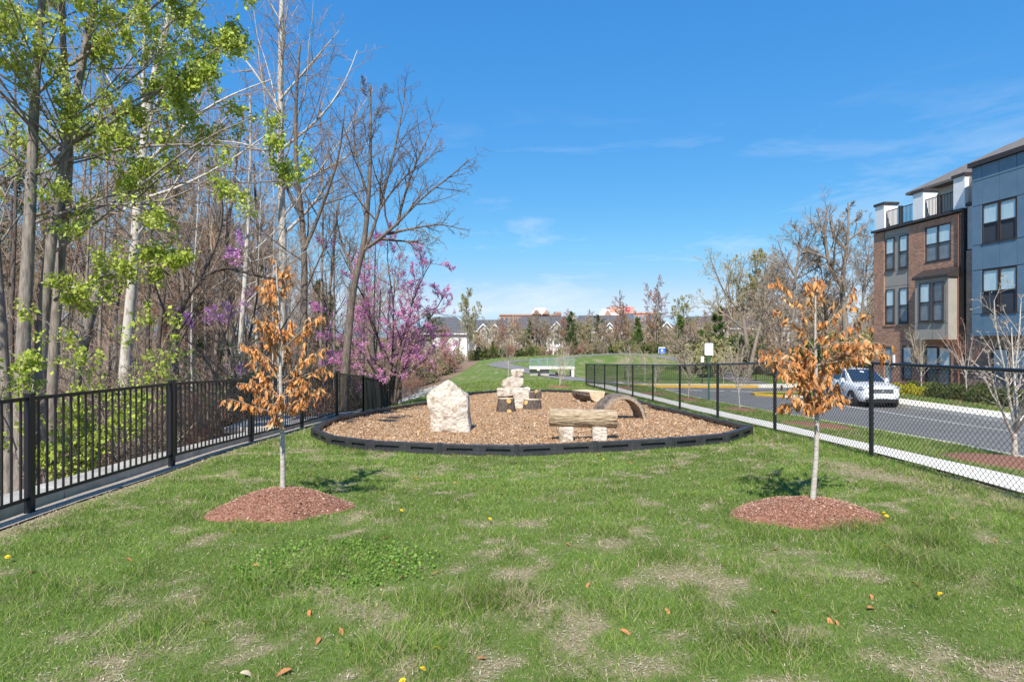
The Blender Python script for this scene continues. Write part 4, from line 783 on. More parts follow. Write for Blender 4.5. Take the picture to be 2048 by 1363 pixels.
protoE = [evergreen(111, 8, .26, [(.075, .14, .03), (.11, .19, .04), (.05, .10, .025)]), evergreen(112, 11, .24, [(.05, .09, .03), (.075, .12, .04)], n=30, pine=True), evergreen(113, 6, .30, [(.13, .21, .04), (.17, .26, .06), (.09, .15, .03)])]
def thicket(seed, H, twig, n=14, lv=None, rm=.006):
    r = np.random.default_rng(seed); st = r.normal(0, .35, (n, 3)) * [1, 1, 0] - [0, 0, .15]; d = r.normal(0, .28, (n, 3)); d[:, 2] = 1
    P, Rr = grow(r, st, d, H * r.uniform(.55, 1.05, n), np.full(n, .016), np.full(n, .006), 8, .09, .01); a = spawn(r, P, Rr, 11, .12, 1, 45, 15, .40, n=5, wander=.13, rmin=rm * 1.1); b = spawn(r, a[0], a[1], 6, .15, 1, 45, 15, .45, n=4, wander=.12, rmin=rm)
    L_ = None
    if lv: tp = along(r, b[0], lv[0], .1); L_ = leaf_quads(r, tp, lv[1], lv[2], wide=.7)
    return tree_obj('thicket_shrub', (0, 0, 0), [(P, Rr, 4)], [(a[0], a[1], 3), (b[0], b[1], 3)], M['bark_brown'], twig, L_)
protoT = [thicket(121, 2.6, M['twig_brown']), thicket(122, 3.0, M['twig_grey']), thicket(123, 2.2, M['twig_tan'], lv=(1, .07, BUD)), thicket(124, 1.6, M['twig_brown'], lv=(2, .06, [(.10, .16, .035), (.15, .2, .05)])), thicket(125, 2.4, M['twig_red'])]
protoG = [thicket(141, 2.6, M['twig_brown'], rm=.018), thicket(142, 3.0, M['twig_grey'], rm=.018), thicket(143, 2.2, M['twig_tan'], rm=.016, lv=(2, .14, BUD)), thicket(144, 2.0, M['twig_brown'], rm=.016, lv=(4, .15, [(.13, .18, .05), (.18, .22, .07)])), thicket(145, 2.4, M['twig_red'], rm=.018)]
def zone(px, tab):
    for lim_, w in tab:
        if px < lim_: return w
WZ = [(150, 'the stems of the leafy tree'), (235, 'the broken-off trunk'), (330, 'the leaning white sycamore'), (450, 'the crooked black tree'), (540, 'the slim pale tree'), (590, 'the tall straight sycamore'), (670, 'the steep-forked dark tree'), (9999, 'the pink redbud')]
BZN = [(945, 'the white hipped apartment'), (1036, 'the two-gabled apartment'), (1152, 'the tall white gable'), (1275, 'the wide dark apartment roof'), (9999, 'the end apartments')]
RZ = [(1480, 'near the white sign'), (1600, 'below the vase-shaped tree'), (9999, 'toward the brick house')]
def size(v, a, b): return 'short' if v < a else 'tall' if v > b else 'mid-height'
used = {}
HUE = ['brown', 'grey', 'tan', 'green', 'red-brown']; HUE2 = ['brown', 'grey forked', 'dark', 'budding', 'reddish']
def place(p, x, y, sc, label, cat, group, rz=None, sink=0.0):
    rz = random.uniform(0, 6.28) if rz is None else rz; loc = (x, y, g(x, y) - sink); s2 = (sc if isinstance(sc, tuple) else (sc, sc))
    if p.name not in used:
        used[p.name] = 1; p.location = loc; p.rotation_euler = (0, 0, rz); p.scale = (s2[0], s2[0], s2[1]); o = p
    else: o = copy_tree(p, loc, rz, s2)
    if o.name.split('.')[0] in ('thicket_shrub', 'bank_shrub', 'belt_shrub', 'roadside_shrub'):
        for w_, nm in (('bank', 'bank_shrub'), ('belt', 'belt_shrub'), ('street', 'roadside_shrub')):
            if w_ in label: o.name = nm; used[o.name] = 1
    tag(o, label, cat, group)
    if 'group' in o and group is None: del o['group']
    return o
rr_ = random.Random(5)
GW = 'bare trees deep in the woods behind the picket fence'; GT = 'twiggy shrubs filling the woods behind the picket fence'
for k in range(125):
    Y = rr_.uniform(24, 75); px_ = rr_.uniform(-60, 780 - (0 if Y > 40 else (40 - Y) * 2)); x = (px_ - 1024) / F * Y
    if x > -6.5: continue
    sc = rr_.uniform(.75, 1.2) * (1.0 if px_ < 560 else .72); p = protoB[rr_.choice([0, 0, 1, 1, 2, 2, 2, 4 if k % 3 == 0 else 0])]
    w_ = {0: 'bare brown tree', 1: 'bare grey forked tree', 2: 'bare dark low-branched tree', 4: 'reddish-budded tree'}[protoB.index(p)]; w_ = size(sc, .85, 1.05) + ' ' + w_ + ' deep in the woods behind ' + zone(px_, WZ)
    place(p, x, Y, sc, w_, 'tree', w_ + ' group')
for k in range(90):
    Y = rr_.uniform(13, 46); px_ = rr_.uniform(-40, 830); x = (px_ - 1024) / F * Y
    if x > np.interp(Y, [0, 33, 70], [-6.3, -6.6, -3.5]): continue
    j = rr_.choice([0, 0, 1, 1, 4, 2]); sc = rr_.uniform(.8, 1.5); w_ = size(sc, 1.0, 1.28) + ' ' + HUE[j] + ' twiggy shrub in the understorey below ' + zone(px_, WZ); place(protoT[j], x, Y, sc, w_, 'shrub', w_ + ' group')
for (px_, Y, j, sc, lab) in [(655, 34, 0, .9, 'yellow-green cedar in the woods behind the dark tree trunks'), (60, 36, 1, 1.2, 'tall dark pine in the woods behind the leafy tree stems'), (330, 42, 1, 1.25, 'tall pine with a dark crown behind the white leaning sycamore'), (395, 38, 0, 1.0, 'dark cedar in the woods behind the crooked black tree'), (440, 46, 1, 1.1, 'pine with dark tufts behind the slim pale tree')]:
    place(protoE[j], (px_ - 1024) / F * Y, Y, sc, lab, 'evergreen tree', None)
# brush along the top of the bank and in front of the far apartments
GBk = 'brush along the edge of the grassy bank'; k = 0
for i in range(80):
    t = i / 79; Y = 36 + 62 * t; x = np.interp(Y, [36, 50, 66, 80, 98], [-7.6, -7.2, -6.2, -7, -9.5]) - rr_.uniform(.2, 5 + 6 * t); j = rr_.choice([0, 1, 2, 4, 0, 3])
    place((protoT if Y < 50 else protoG)[j], x, Y, rr_.uniform(.6, 1.25), ['brown brushy shrub along the edge of the grassy bank', 'grey brushy shrub along the edge of the grassy bank', 'tan budding shrub along the edge of the grassy bank', 'low green shrub along the edge of the grassy bank', 'red-brown shrub along the edge of the grassy bank'][j], 'shrub', GBk + ', ' + HUE[j])
GFb = 'row of trees in front of the far apartments'
names = ['bare brown tree in the belt before the far apartments', 'bare grey forked tree in the belt before the far apartments', 'bare dark tree in the belt before the far apartments', 'budding yellowish tree in the belt before the far apartments', 'reddish-budded tree in the belt before the far apartments']
for i in range(150):
    px_ = 790 + i * 4.3 + rr_.uniform(-5, 5); Y = rr_.uniform(104, 138); x = (px_ - 1024) / F * Y; keep = rr_.random() > (.72 if 842 < px_ < 940 else .85 if 1096 < px_ < 1130 else .12)
    if not keep: continue
    j = rr_.choice([0, 1, 2, 2, 3, 3, 4, 0]); sz_ = rr_.uniform(.46, .84); w_ = size(sz_, .58, .72) + ' ' + ['bare brown', 'bare grey forked', 'bare tan', 'yellowish budding', 'reddish-budded'][j] + ' tree in the far belt before ' + zone(px_, BZN); place(protoF[j], x, Y, (rr_.uniform(.6, .95), sz_), w_, 'tree', w_ + ' group')
for i in range(105):
    px_ = 830 + i * 5.7 + rr_.uniform(-6, 6); Y = rr_.uniform(98, 116); x = (px_ - 1024) / F * Y; j = rr_.choice([0, 1, 3, 3, 4, 2]); w_ = HUE[j] + ' shrub at the foot of the belt before ' + zone(px_, BZN); place(protoG[j], x, Y, rr_.uniform(.6, 1.05) * (.6 if (845 < px_ < 940 or 1095 < px_ < 1130) else 1), w_, 'shrub', w_ + ' group')
for (px_, Y, j, sc, lab) in [(1140, 100, 0, .85, 'green conical cedar in front of the white gabled apartment'), (985, 99, 2, .45, 'small green conifer beside the path bend'), (1275, 106, 2, 1.0, 'bright green conifer rising in the belt below the brick office'), (1362, 104, 2, 1.05, 'bright green rounded conifer near the end of the belt'), (1315, 112, 0, .9, 'dark conifer behind the blue bin'), (1200, 110, 1, .6, 'dark pine in the belt left of the brick office'), (862, 70, 1, .62, 'dark pine standing beyond the redbud'), (1062, 120, 0, .9, 'dark green cedar left of the gabled apartment')]:
    place(protoE[j], (px_ - 1024) / F * Y, Y, sc, lab, 'evergreen tree', None)
place(protoF[3], (935 - 1024) / F * 95, 95, (1.0, 1.12), 'tall pale green budding tree standing above the far apartment roofs', 'tree', None)
place(protoF[3], (1368 - 1024) / F * 108, 108, 1.0, 'round pale green budding tree beside the reddish roof', 'tree', None)
place(protoF[4], (1310 - 1024) / F * 106, 106, 1.15, 'tall russet-budded tree in front of the brick office', 'tree', None)
place(protoF[4], (1240 - 1024) / F * 108, 108, .95, 'broad russet tree left of the tall russet-budded tree', 'tree', None)
# right-hand bare trees
r3 = np.random.default_rng(9)
def big(Y, px, r0, lab, seed, limbs, **k):
    r0 *= .62; limbs = [(w * .55, l_) for w, l_ in limbs]; k.setdefault('rm', .015); k['n4'] = 4 if seed == 71 else 3; k['n3'] = 6; k['n2'] = 10; k['lr2'] = .52; k['lr3'] = .58; k['n1'] = k.get('n1', 12) + 6; k['lr1'] = k.get('lr1', .25) * 1.25; k['rl1'] = .35
    return hero('bare_tree', Y, px, r0, r0 * .15, lab, seed, M['bark_brown'], k.pop('twig', M['twig_grey']), limbs=limbs, **k)
big(58, [(1500, 735), (1494, 690), (1489, 655), (1485, 625), (1505, 590), (1512, 560), (1510, 510)], .40, 'wide vase-shaped bare tree with yellowish buds beyond the street', 71,
    [(.22, [(1486, 628), (1460, 600), (1445, 580), (1430, 540), (1420, 515)]), (.18, [(1490, 660), (1460, 635), (1420, 610), (1398, 590)]), (.15, [(1460, 600), (1455, 560), (1465, 520)]), (.2, [(1487, 625), (1470, 605), (1480, 560), (1490, 515)]), (.15, [(1508, 585), (1530, 550), (1540, 515)])], n1=10, a1=40, lr1=.22, n2=9, n3=6, n4=3, lr2=.34, twig=M['twig_tan'], leaves=(2, .07, BUD))
big(52, [(1498, 755), (1508, 700), (1520, 650), (1540, 600), (1552, 560), (1558, 530)], .30, 'slanting bare tree rising right of the wide vase-shaped tree', 72, [(.14, [(1518, 650), (1545, 620), (1575, 590)]), (.14, [(1530, 620), (1525, 570), (1532, 530)])], n1=10, a1=42, lr1=.26, n2=8, n3=5, n4=2, lr2=.36)
big(62, [(1580, 745), (1584, 680), (1588, 610), (1590, 555), (1598, 510), (1600, 455)], .42, 'round-crowned dark bare tree behind the orange-leaved sapling', 73, [(.2, [(1588, 560), (1625, 540), (1660, 520)]), (.2, [(1589, 550), (1565, 510), (1555, 480)]), (.18, [(1590, 550), (1615, 500), (1630, 465)])], n1=16, a1=44, lr1=.26, n2=9, n3=6, n4=3, lr2=.36)
big(60, [(1700, 745), (1690, 640), (1683, 570), (1692, 510), (1698, 450), (1696, 405)], .60, 'tall knobbly tree with heavy twisting limbs beside the brick house', 74, [(.42, [(1684, 570), (1660, 545), (1652, 500), (1648, 440), (1656, 410)]), (.3, [(1693, 500), (1670, 480), (1660, 450), (1658, 420)]), (.22, [(1697, 480), (1725, 460), (1738, 440)]), (.2, [(1650, 470), (1640, 440), (1635, 420)])], n1=16, a1=48, lr1=.15, n2=8, n3=6, n4=3, lr2=.34)
big(66, [(1725, 745), (1722, 640), (1730, 560), (1738, 500), (1742, 470)], .35, 'bare tree half hidden behind the corner of the brick house', 75, [(.15, [(1728, 580), (1745, 550), (1765, 520)])], n1=16, a1=40, lr1=.26, n2=8, n3=5, n4=3)
big(64, [(1655, 745), (1652, 680), (1650, 610), (1645, 560), (1640, 520)], .3, 'bare grey tree between the round-crowned and the knobbly tree', 76, [], n1=18, a1=42, lr1=.3, n2=8, n3=5, n4=3)
GR = 'undergrowth beyond the street'
for i in range(90):
    px_ = rr_.uniform(1380, 1790); Y = rr_.uniform(53, 80); x = (px_ - 1024) / F * Y; j = rr_.choice([0, 1, 2, 2, 3, 3]); sc = rr_.uniform(.8, 1.7); w_ = size(sc, 1.1, 1.4) + ' ' + HUE[j] + ' shrub in the undergrowth beyond the street ' + zone(px_, RZ); place(protoG[j], x, Y, sc, w_, 'shrub', w_ + ' group')
for i in range(45):
    px_ = rr_.uniform(1440, 1790); Y = rr_.uniform(72, 105); x = (px_ - 1024) / F * Y; j = rr_.choice([0, 1, 2]); sc = rr_.uniform(.7, 1.15); w_ = size(sc, .85, 1.0) + ' ' + ['bare brown', 'bare grey forked', 'bare tan'][j] + ' tree in the thin wood beyond the street ' + zone(px_, RZ); place(protoF[j], x, Y, sc, w_, 'tree', w_ + ' group')
for (px_, Y, sc, j, lab) in [(1400, 66, .62, 2, 'rounded green evergreen bush left of the white sign'), (1432, 72, .8, 0, 'dark green evergreen bush right of the white sign'), (1385, 62, .5, 2, 'small yellow-green evergreen bush by the footpath')]:
    place(protoE[j], (px_ - 1024) / F * Y, Y, (sc * 1.25, sc), lab, 'evergreen bush', None)
# street saplings
def sapling(x, y, h, label, seed, twig, tr=.5, group=None, bark='bark_young', spread=.5, leaves=None, r0=.028, n=9, sc=1):
    r = np.random.default_rng(seed); b = np.array([x, y, g(x, y) - .05]); P, Rr = grow(r, b[None], np.array([[r.normal(0, .03), 0, 1.]]), np.array([h * tr]), np.array([r0]), np.array([r0 * .6]), 6, .02, .02)
    d = r.normal(0, spread, (n, 3)); d[:, 2] = 1; k = 3 + (np.arange(n) % 3); st = P[0, k]; q = grow(r, st, d, h * (1 - tr * .85) * r.uniform(.7, 1.1, n), np.full(n, r0 * .5), np.full(n, r0 * .15), 7, .06, .06)
    a = spawn(r, q[0], q[1], 8, .15, 1, 38, 10, .4, n=4, rmin=.004); c = spawn(r, a[0], a[1], 5, .2, 1, 38, 10, .5, n=3, rmin=.0035); lv = None
    if leaves: tp = np.vstack([c[0][:, -1], a[0][:, -1]]); tp = np.repeat(tp, leaves[2], axis=0) + r.normal(0, .012, (len(tp) * leaves[2], 3)); lv = leaf_quads(r, tp, leaves[0], leaves[1], wide=.6)
    t = tree_obj('street_sapling', b, [(P, Rr, 7), (q[0], q[1], 5)], [(a[0], a[1], 3), (c[0], c[1], 3)], M[bark], twig, lv); tag(t, label, 'sapling', group); return t
def ring(x, y, rad, label):
    th = np.linspace(0, 6.2832, 41)[:-1]; V = []; f = []
    for s_ in (1, .8, .5, .2, .01):
        X = x + rad * s_ * np.cos(th) * (1 + .1 * np.sin(3 * th)); Yy = y + rad * s_ * 1.2 * np.sin(th); V.append(np.c_[X, Yy, gz(X, Yy) + (.09 * (1 - s_ ** 2) if s_ < 1 else -.03) + .015])
    for k in range(4):
        for a in range(40): f.append((k * 40 + a, k * 40 + (a + 1) % 40, (k + 1) * 40 + (a + 1) % 40, (k + 1) * 40 + a))
    o = np_obj('mulch_ring', np.vstack(V), f, M['bark_mulch'], smooth=True); tag(o, label, 'mulch'); return o
CRB = [(.46, .36, .25), (.54, .44, .31)]
for i, (x, y, h, lab) in enumerate([(6.9, 38.6, 2.5, 'bare street sapling at the far end of the chain-link fence'), (7.3, 33.2, 2.3, 'bare street sapling on the verge near the crossing marks'), (7.8, 28.8, 2.4, 'bare street sapling on the verge beside the white sign'), (8.0, 22.8, 2.4, 'bare street sapling on the verge nearer than the green sign post')]):
    sapling(x, y, h, lab, 80 + i, M['twig_tan'], leaves=(.035, CRB, 2)); ring(x, y, .7, 'mulch ring around ' + lab.replace('bare street', 'the street'))
sapling(9.4, 46, 2.4, 'bare sapling on the grass beyond the yellow kerb', 85, M['twig_tan'], leaves=(.035, CRB, 2)); sapling(15.1, 46.4, 2.2, 'bare sapling beside the far dark railing', 86, M['twig_tan'], leaves=(.035, CRB, 2))
sapling(21.6, 34.3, 3.3, 'pale upright sapling in the bed before the brick house', 87, M['twig_tan'], tr=.45, r0=.035); sapling(21.2, 30.3, 3.6, 'pinkish leaning sapling in the bed where the two houses meet', 88, M['twig_red'], tr=.45, r0=.035, spread=.6)
t = sapling(8.75, 11.3, 2.9, 'multi-branched pale tree with fat buds rooted beside the near pavement', 89, M['bark_young'], tr=.22, r0=.055, spread=.42, leaves=(.034, [(.48, .36, .26), (.40, .28, .2), (.55, .45, .33)], 4), n=6)
ring(8.4, 10.6, 1.15, 'broad mulch bed around the multi-branched pale tree beside the pavement'); ring(7.9, 16.8, .95, 'wide mulch bed on the verge behind the sapling with dry orange leaves')
sapling(-.27, 44.5, 2.5, 'slim bare sapling on the grassy bank behind the rock climber', 90, M['twig_grey']); s2 = sapling(2.5, 34.2, 2.3, 'multi-stemmed bare shrub in a mulch ring beyond the play area', 91, M['twig_tan'], tr=.12, spread=.35, leaves=(.03, CRB, 1), r0=.03)
ring(2.5, 34.2, .75, 'mulch ring under the multi-stemmed bare shrub beyond the play area')
# foundation shrubs
def bush(seed, rad, pal, n=1500, size=.09):
    r = np.random.default_rng(seed); d = unit(r.normal(0, 1, (n, 3))); d[:, 2] = np.abs(d[:, 2]); p = d * rad * (r.random((n, 1)) ** .35) * (1 + .25 * (vnoise(d[:, 0] * 3 + 5, d[:, 1] * 3 + d[:, 2] * 2, seed)[:, None] - .5)); p[:, 2] *= .95
    st = np.zeros((12, 3)); q = grow(r, st - [0, 0, .05], np.c_[r.normal(0, .6, (12, 2)), np.ones(12)], np.full(12, rad * .8), np.full(12, .012), np.full(12, .004), 5, .1, .02)
    root = empty('foundation_shrub'); V, f = tubes([(q[0], q[1], 4)]); np_obj('stems', V, f, M['bark_brown'], root); lv, lc = leaf_quads(r, p, size, pal, wide=.6, axis=d * .8); np_obj('leaves', lv, np.arange(len(lv)).reshape(-1, 4), M['leaf'], root, col=lc); return root
B1 = bush(201, .55, [(.52, .48, .03), (.42, .42, .03), (.58, .52, .06)]); B2 = bush(202, .62, [(.07, .11, .025), (.12, .16, .04), (.17, .17, .05), (.05, .08, .02)]); B3 = bush(203, .6, [(.15, .19, .04), (.22, .25, .06), (.10, .14, .03)])
for i, (x, y, p, sc) in enumerate([(20.9, 36.6, B1, .85), (20.9, 35.5, B1, .95), (20.9, 34.2, B1, .95), (20.9, 33.2, B1, .8), (20.9, 31.9, B2, 1), (21.0, 30.7, B2, 1.05), (21.1, 29.2, B2, 1.1), (21.1, 27.9, B2, 1.1), (21.0, 26.6, B2, 1.1), (22.3, 36.2, B3, 1), (22.3, 34.6, B3, 1), (22.4, 32.8, B3, 1), (22.4, 31, B2, 1.1), (22.4, 29.2, B3, 1.1), (22.4, 27.4, B2, 1.1)]):
    place(p, x, y, sc, {B1: 'bright yellow-green low shrub in the mulch bed before the brick house', B2: 'dark glossy evergreen shrub in the mulch bed before the houses', B3: 'olive green shrub against the house wall in the mulch bed'}[p], 'shrub', {B1: 'yellow-green foundation shrubs', B2: 'dark foundation shrubs', B3: 'olive foundation shrubs'}[p])

# ------------------------------------------------------------------ the two beech saplings with dry leaves
def leaf_mesh(seed):
    r = random.Random(seed); curl = r.uniform(.4, 1.5); fold = r.uniform(.05, .16); st = [(.0, 0), (.22, .14), (.5, .20), (.78, .12), (1, 0)]; v = []
    for x, w in st: 
        z = -curl * x * x * .5
        v += [(x, -w, z + fold * w * 4 + r.uniform(-.03, .03)), (x, 0, z), (x, w, z + fold * w * 4 + r.uniform(-.03, .03))]
    f = []
    for i in range(4): f += [(i * 3, i * 3 + 3, i * 3 + 4, i * 3 + 1), (i * 3 + 1, i * 3 + 4, i * 3 + 5, i * 3 + 2)]
    me = bpy.data.meshes.new('leaf'); me.from_pydata(v, [], f); me.materials.append(M['beech']); me.polygons.foreach_set('use_smooth', [True] * len(f)); return me
LM4 = [leaf_mesh(k) for k in range(6)]
M['beech2'] = mat('dark_dry_beech_leaves', (.34, .12, .04), (.52, .23, .085), scale=22, rough=.7, trans=.2, spec=.2); M['beech3'] = mat('pale_dry_beech_leaves', (.56, .32, .15), (.74, .50, .28), scale=22, rough=.7, trans=.25, spec=.2)
for k in (1, 4): LM4[k].materials[0] = M['beech2']
LM4[2].materials[0] = M['beech3']
def beech(base, Y, trunk, tips, label, seed, nleaf, rb=.033):
    r = np.random.default_rng(seed); b = np.array([base[0], base[1], float(mound_z(base[0], base[1], 0 if base[0] < 0 else 1)) - .03]); TP = [PW(x, y, Y) for x, y in trunk]; TP[0] = b; T = curve(TP, 16)[None]; T[0, 0] = b; TR = np.linspace(rb * .8, .006, 16)[None]
    br = []; 
    for k, (px_, py_, t0) in enumerate(tips):
        i = int(t0 * 15); s0 = T[0, i]; e = PW(px_, py_, Y + r.uniform(-.38, .38)); m_ = (s0 + e) / 2 + np.array([0, 0, -.03 + .10 * r.random()]); br.append(curve([s0, m_, e], 7))
    A = np.stack(br); Ar = np.linspace(.0055, .002, 7)[None].repeat(len(A), 0); a2 = spawn(r, A, Ar, 5, .25, .95, 42, 12, .38, n=4, rmin=.0022, wander=.1, up=0); a3 = spawn(r, T, TR, 14, .55, 1, 60, 12, .10, n=4, rmin=.0022)
    root = tree_obj('beech_sapling', b, [(T, TR, 10)], [(A, Ar, 5), (a2[0], a2[1], 3), (a3[0], a3[1], 3)], M['bark_young'], M['twig_grey']); tag(root, label, 'sapling')
    pos = np.vstack([along(r, a2[0], 60, .0), along(r, A, 120, .3), along(r, a3[0], 60, .3)]); pos = pos[r.permutation(len(pos))[:nleaf]]; big_ = []; V = []; f = []; nv = 0
    order = np.argsort(pos[:, 1]); cols = []
    for q, i in enumerate(order):
        me = LM4[int(r.integers(0, 6))]; yaw = r.uniform(0, 6.283); pit = r.normal(1.0, .45); rol = r.normal(0, .7); l = .054 * r.lognormal(0, .27)
        if q < 300:
            o = bpy.data.objects.new('leaf', me); link(o, root); o.location = pos[i] - b; o.rotation_euler = (rol, pit, yaw); o.scale = (l, l, l)
        else: big_.append((me, Matrix.LocRotScale(Vector(pos[i] - b), Matrix.Rotation(yaw, 3, 'Z') @ Matrix.Rotation(pit, 3, 'Y') @ Matrix.Rotation(rol, 3, 'X'), Vector((l, l, l)))))
    mats = [M['beech'], M['beech2'], M['beech3']]; mi = []
    for me, mx in big_:
        V += [mx @ v.co for v in me.vertices]; f += [[j + nv for j in p.vertices] for p in me.polygons]; mi += [mats.index(me.materials[0])] * len(me.polygons); nv += len(me.vertices)
    o = np_obj('leaf_mass', np.array(V), f, mats, root, mi=mi, smooth=True); o['kind'] = 'stuff'; return root
beech(LT, LT[1], [(566, 980), (565, 880), (561, 780), (560, 680), (556, 600), (552, 520)],
      [(458, 796, .38), (652, 778, .36), (482, 690, .55), (660, 725, .48), (507, 630, .66), (645, 627, .62), (535, 560, .85), (575, 532, .85), (500, 770, .36), (540, 815, .33), (610, 800, .34), (600, 740, .45), (520, 745, .45), (640, 700, .5), (505, 690, .5), (590, 640, .62), (530, 640, .62), (575, 690, .52), (620, 760, .4), (475, 765, .42), (545, 585, .8), (560, 790, .36)],
      'young beech sapling holding dry orange leaves beside the picket fence', 301, 2000)
beech(RT, RT[1], [(1630, 1000), (1634, 896), (1634, 817), (1631, 686), (1630, 635), (1632, 548)],
      [(1523, 698, .55), (1558, 805, .42), (1548, 550, .82), (1553, 615, .72), (1784, 690, .68), (1735, 690, .67), (1735, 622, .68), (1722, 580, .78), (1693, 797, .4), (1650, 560, .88), (1610, 560, .86), (1600, 730, .48), (1670, 730, .48), (1720, 690, .66), (1560, 715, .5), (1640, 770, .42), (1600, 780, .42), (1745, 700, .66), (1590, 690, .55), (1680, 760, .44), (1530, 720, .5), (1705, 690, .64), (1620, 820, .4), (1760, 685, .67), (1770, 705, .66), (1545, 690, .52), (1560, 740, .48), (1600, 760, .44), (1650, 790, .4), (1580, 725, .48), (1690, 715, .5), (1660, 700, .5), (1620, 720, .48), (1575, 775, .44), (1640, 740, .46), (1600, 715, .5)],
      'young beech sapling holding dry orange leaves beside the chain-link fence', 302, 2100)

# ------------------------------------------------------------------ grass blades
def blades(name, x, y, hgt, wid, label, lift=0.0, tone=None):
    n = len(x); z = gz(x, y) + lift; yaw = rng.uniform(0, 6.283, n); lean = rng.normal(0, .75, (n, 2)); h = hgt; dv = dirt(x, y); tf = fbm(x * 1.7, y * 1.7, 31)
    b = np.c_[x, y, z - .004]; s_ = np.c_[np.cos(yaw), np.sin(yaw), np.zeros(n)] * (wid / 2)[:, None]; tip = np.c_[x + lean[:, 0] * h, y + lean[:, 1] * h, z + h]
    V = np.stack([b - s_, b + s_, tip], 1).reshape(-1, 3)
    g1, g2, g3, dry = np.array([.15, .245, .034]), np.array([.26, .335, .075]), np.array([.085, .18, .036]), np.array([.54, .45, .28])
    u = rng.random(n)[:, None]; c = np.where(u < .45, g1, np.where(u < .8, g2, g3)); c = c * (.6 + .85 * tf[:, None]); 
    dd = (rng.random(n) < .11 + .45 * dv)[:, None]; c = np.where(dd, dry * rng.uniform(.7, 1.1, (n, 1)), c); c = np.repeat(c, 3, axis=0).reshape(n, 3, 3)
    o = np_obj(name, V, np.arange(3 * n).reshape(n, 3), M['blade'], col=c.reshape(-1, 3)); tag(o, label, 'grass', kind='stuff'); return o
def lawn_pts(N, y0, y1, x0, x1, power):
    y = y0 * (y1 / y0) ** (rng.random(N)) if power == 'log' else rng.uniform(y0, y1, N); x = x0 + (x1 - x0) * rng.random(N)
    k = (np.abs(x) < .82 * y + .3); k &= ~in_poly(x, y, PB); 
    for c, a, b, ph_ in MOUNDS: k &= mound_r(x, y, c, a, b, ph_) > .95 + rng.normal(0, .04, N)
    rx = np.interp(y, [0, 9, 36], [5.32, 5.36, 4.75]); k &= (x < rx) & (x > np.interp(y, [0, 18.4, 33], [-4.35, -4.12, -5.0])); x, y = x[k], y[k]
    k = rng.random(len(x)) > dirt(x, y) * .8; return x[k], y[k]
x, y = lawn_pts(720000, 1.75, 12.5, -4.7, 5.6, 'log')
tall = np.clip((fbm(x * 3.4 + 9, y * 3.4, 41) - .46) * 5, 0, 1); edge = np.clip(1 - np.abs(x - 4.75) / .35, 0, 1) * (y > 5); n = len(x)
h = rng.uniform(.009, .026, n) * (1 + 1.3 * tall) + edge * rng.uniform(0, .07, n); w = rng.uniform(.003, .0055, n) * np.clip(y / 4.5, .8, 2.4)
blades('lawn_grass', x, y, h, w, 'short patchy green lawn grass in front of the play area')
x, y = lawn_pts(160000, 10.5, 42, -5, 5.6, 'log'); n = len(x); blades('lawn_grass', x, y, rng.uniform(.03, .07, n) + .10 * np.clip(1 - np.abs(x - np.interp(y, [9, 36], [4.6, 3.9])) / .3, 0, 1) * rng.random(n), rng.uniform(.008, .014, n) * np.clip(y / 14, 1, 3), 'green grass around the sides and back of the play area')
N = 110000; y = 6.5 * (43 / 6.5) ** rng.random(N); x = rng.uniform(6.8, 9.2, N); k = (x < .82 * y) & (fbm(x * .7, y * .7, 61) > .33); x, y = x[k], y[k]
for a, b_, rd in ((6.9, 38.6, .7), (7.3, 33.2, .7), (7.8, 28.8, .7), (8.0, 22.8, .7), (8.4, 10.6, 1.15), (7.9, 16.8, .95)):
    k = np.hypot(x - a, (y - b_) / 1.2) > rd; x, y = x[k], y[k]
n = len(x); blades('verge_grass', x, y, rng.uniform(.04, .09, n), rng.uniform(.006, .011, n) * np.clip(y / 12, 1, 3), 'thick green grass on the verge between pavement and road')
N = 16000; y = rng.uniform(20, 36, N); x = rng.uniform(18.8, 20.1, N); blades('verge_grass', x, y, rng.uniform(.05, .1, N), np.full(N, .025), 'green grass strip before the mulch bed of the houses')
# tall tufts of coarser grass on the lawn
tx, ty = [], []
for px_, py_, k in ((880, 1210, 260), (1010, 1190, 340), (300, 1270, 160), (790, 1290, 200), (560, 1170, 140), (640, 1130, 200), (1230, 1215, 90), (1560, 1300, 180), (1850, 1090, 260), (1780, 1120, 240), (1900, 1160, 120), (500, 1165, 90), (120, 1180, 110), (1330, 1120, 100), (1700, 1060, 160)):
    Y = 1.66 * F / (py_ - HOR); X = (px_ - 1024) / F * Y; tx.append(rng.normal(X, .14, k * 5)); ty.append(rng.normal(Y, .12, k * 5))
tx = np.concatenate(tx); ty = np.concatenate(ty); n = len(tx); blades('coarse_grass', tx, ty, rng.uniform(.04, .10, n), rng.uniform(.003, .0055, n), 'clumps of longer coarse grass standing out of the lawn')
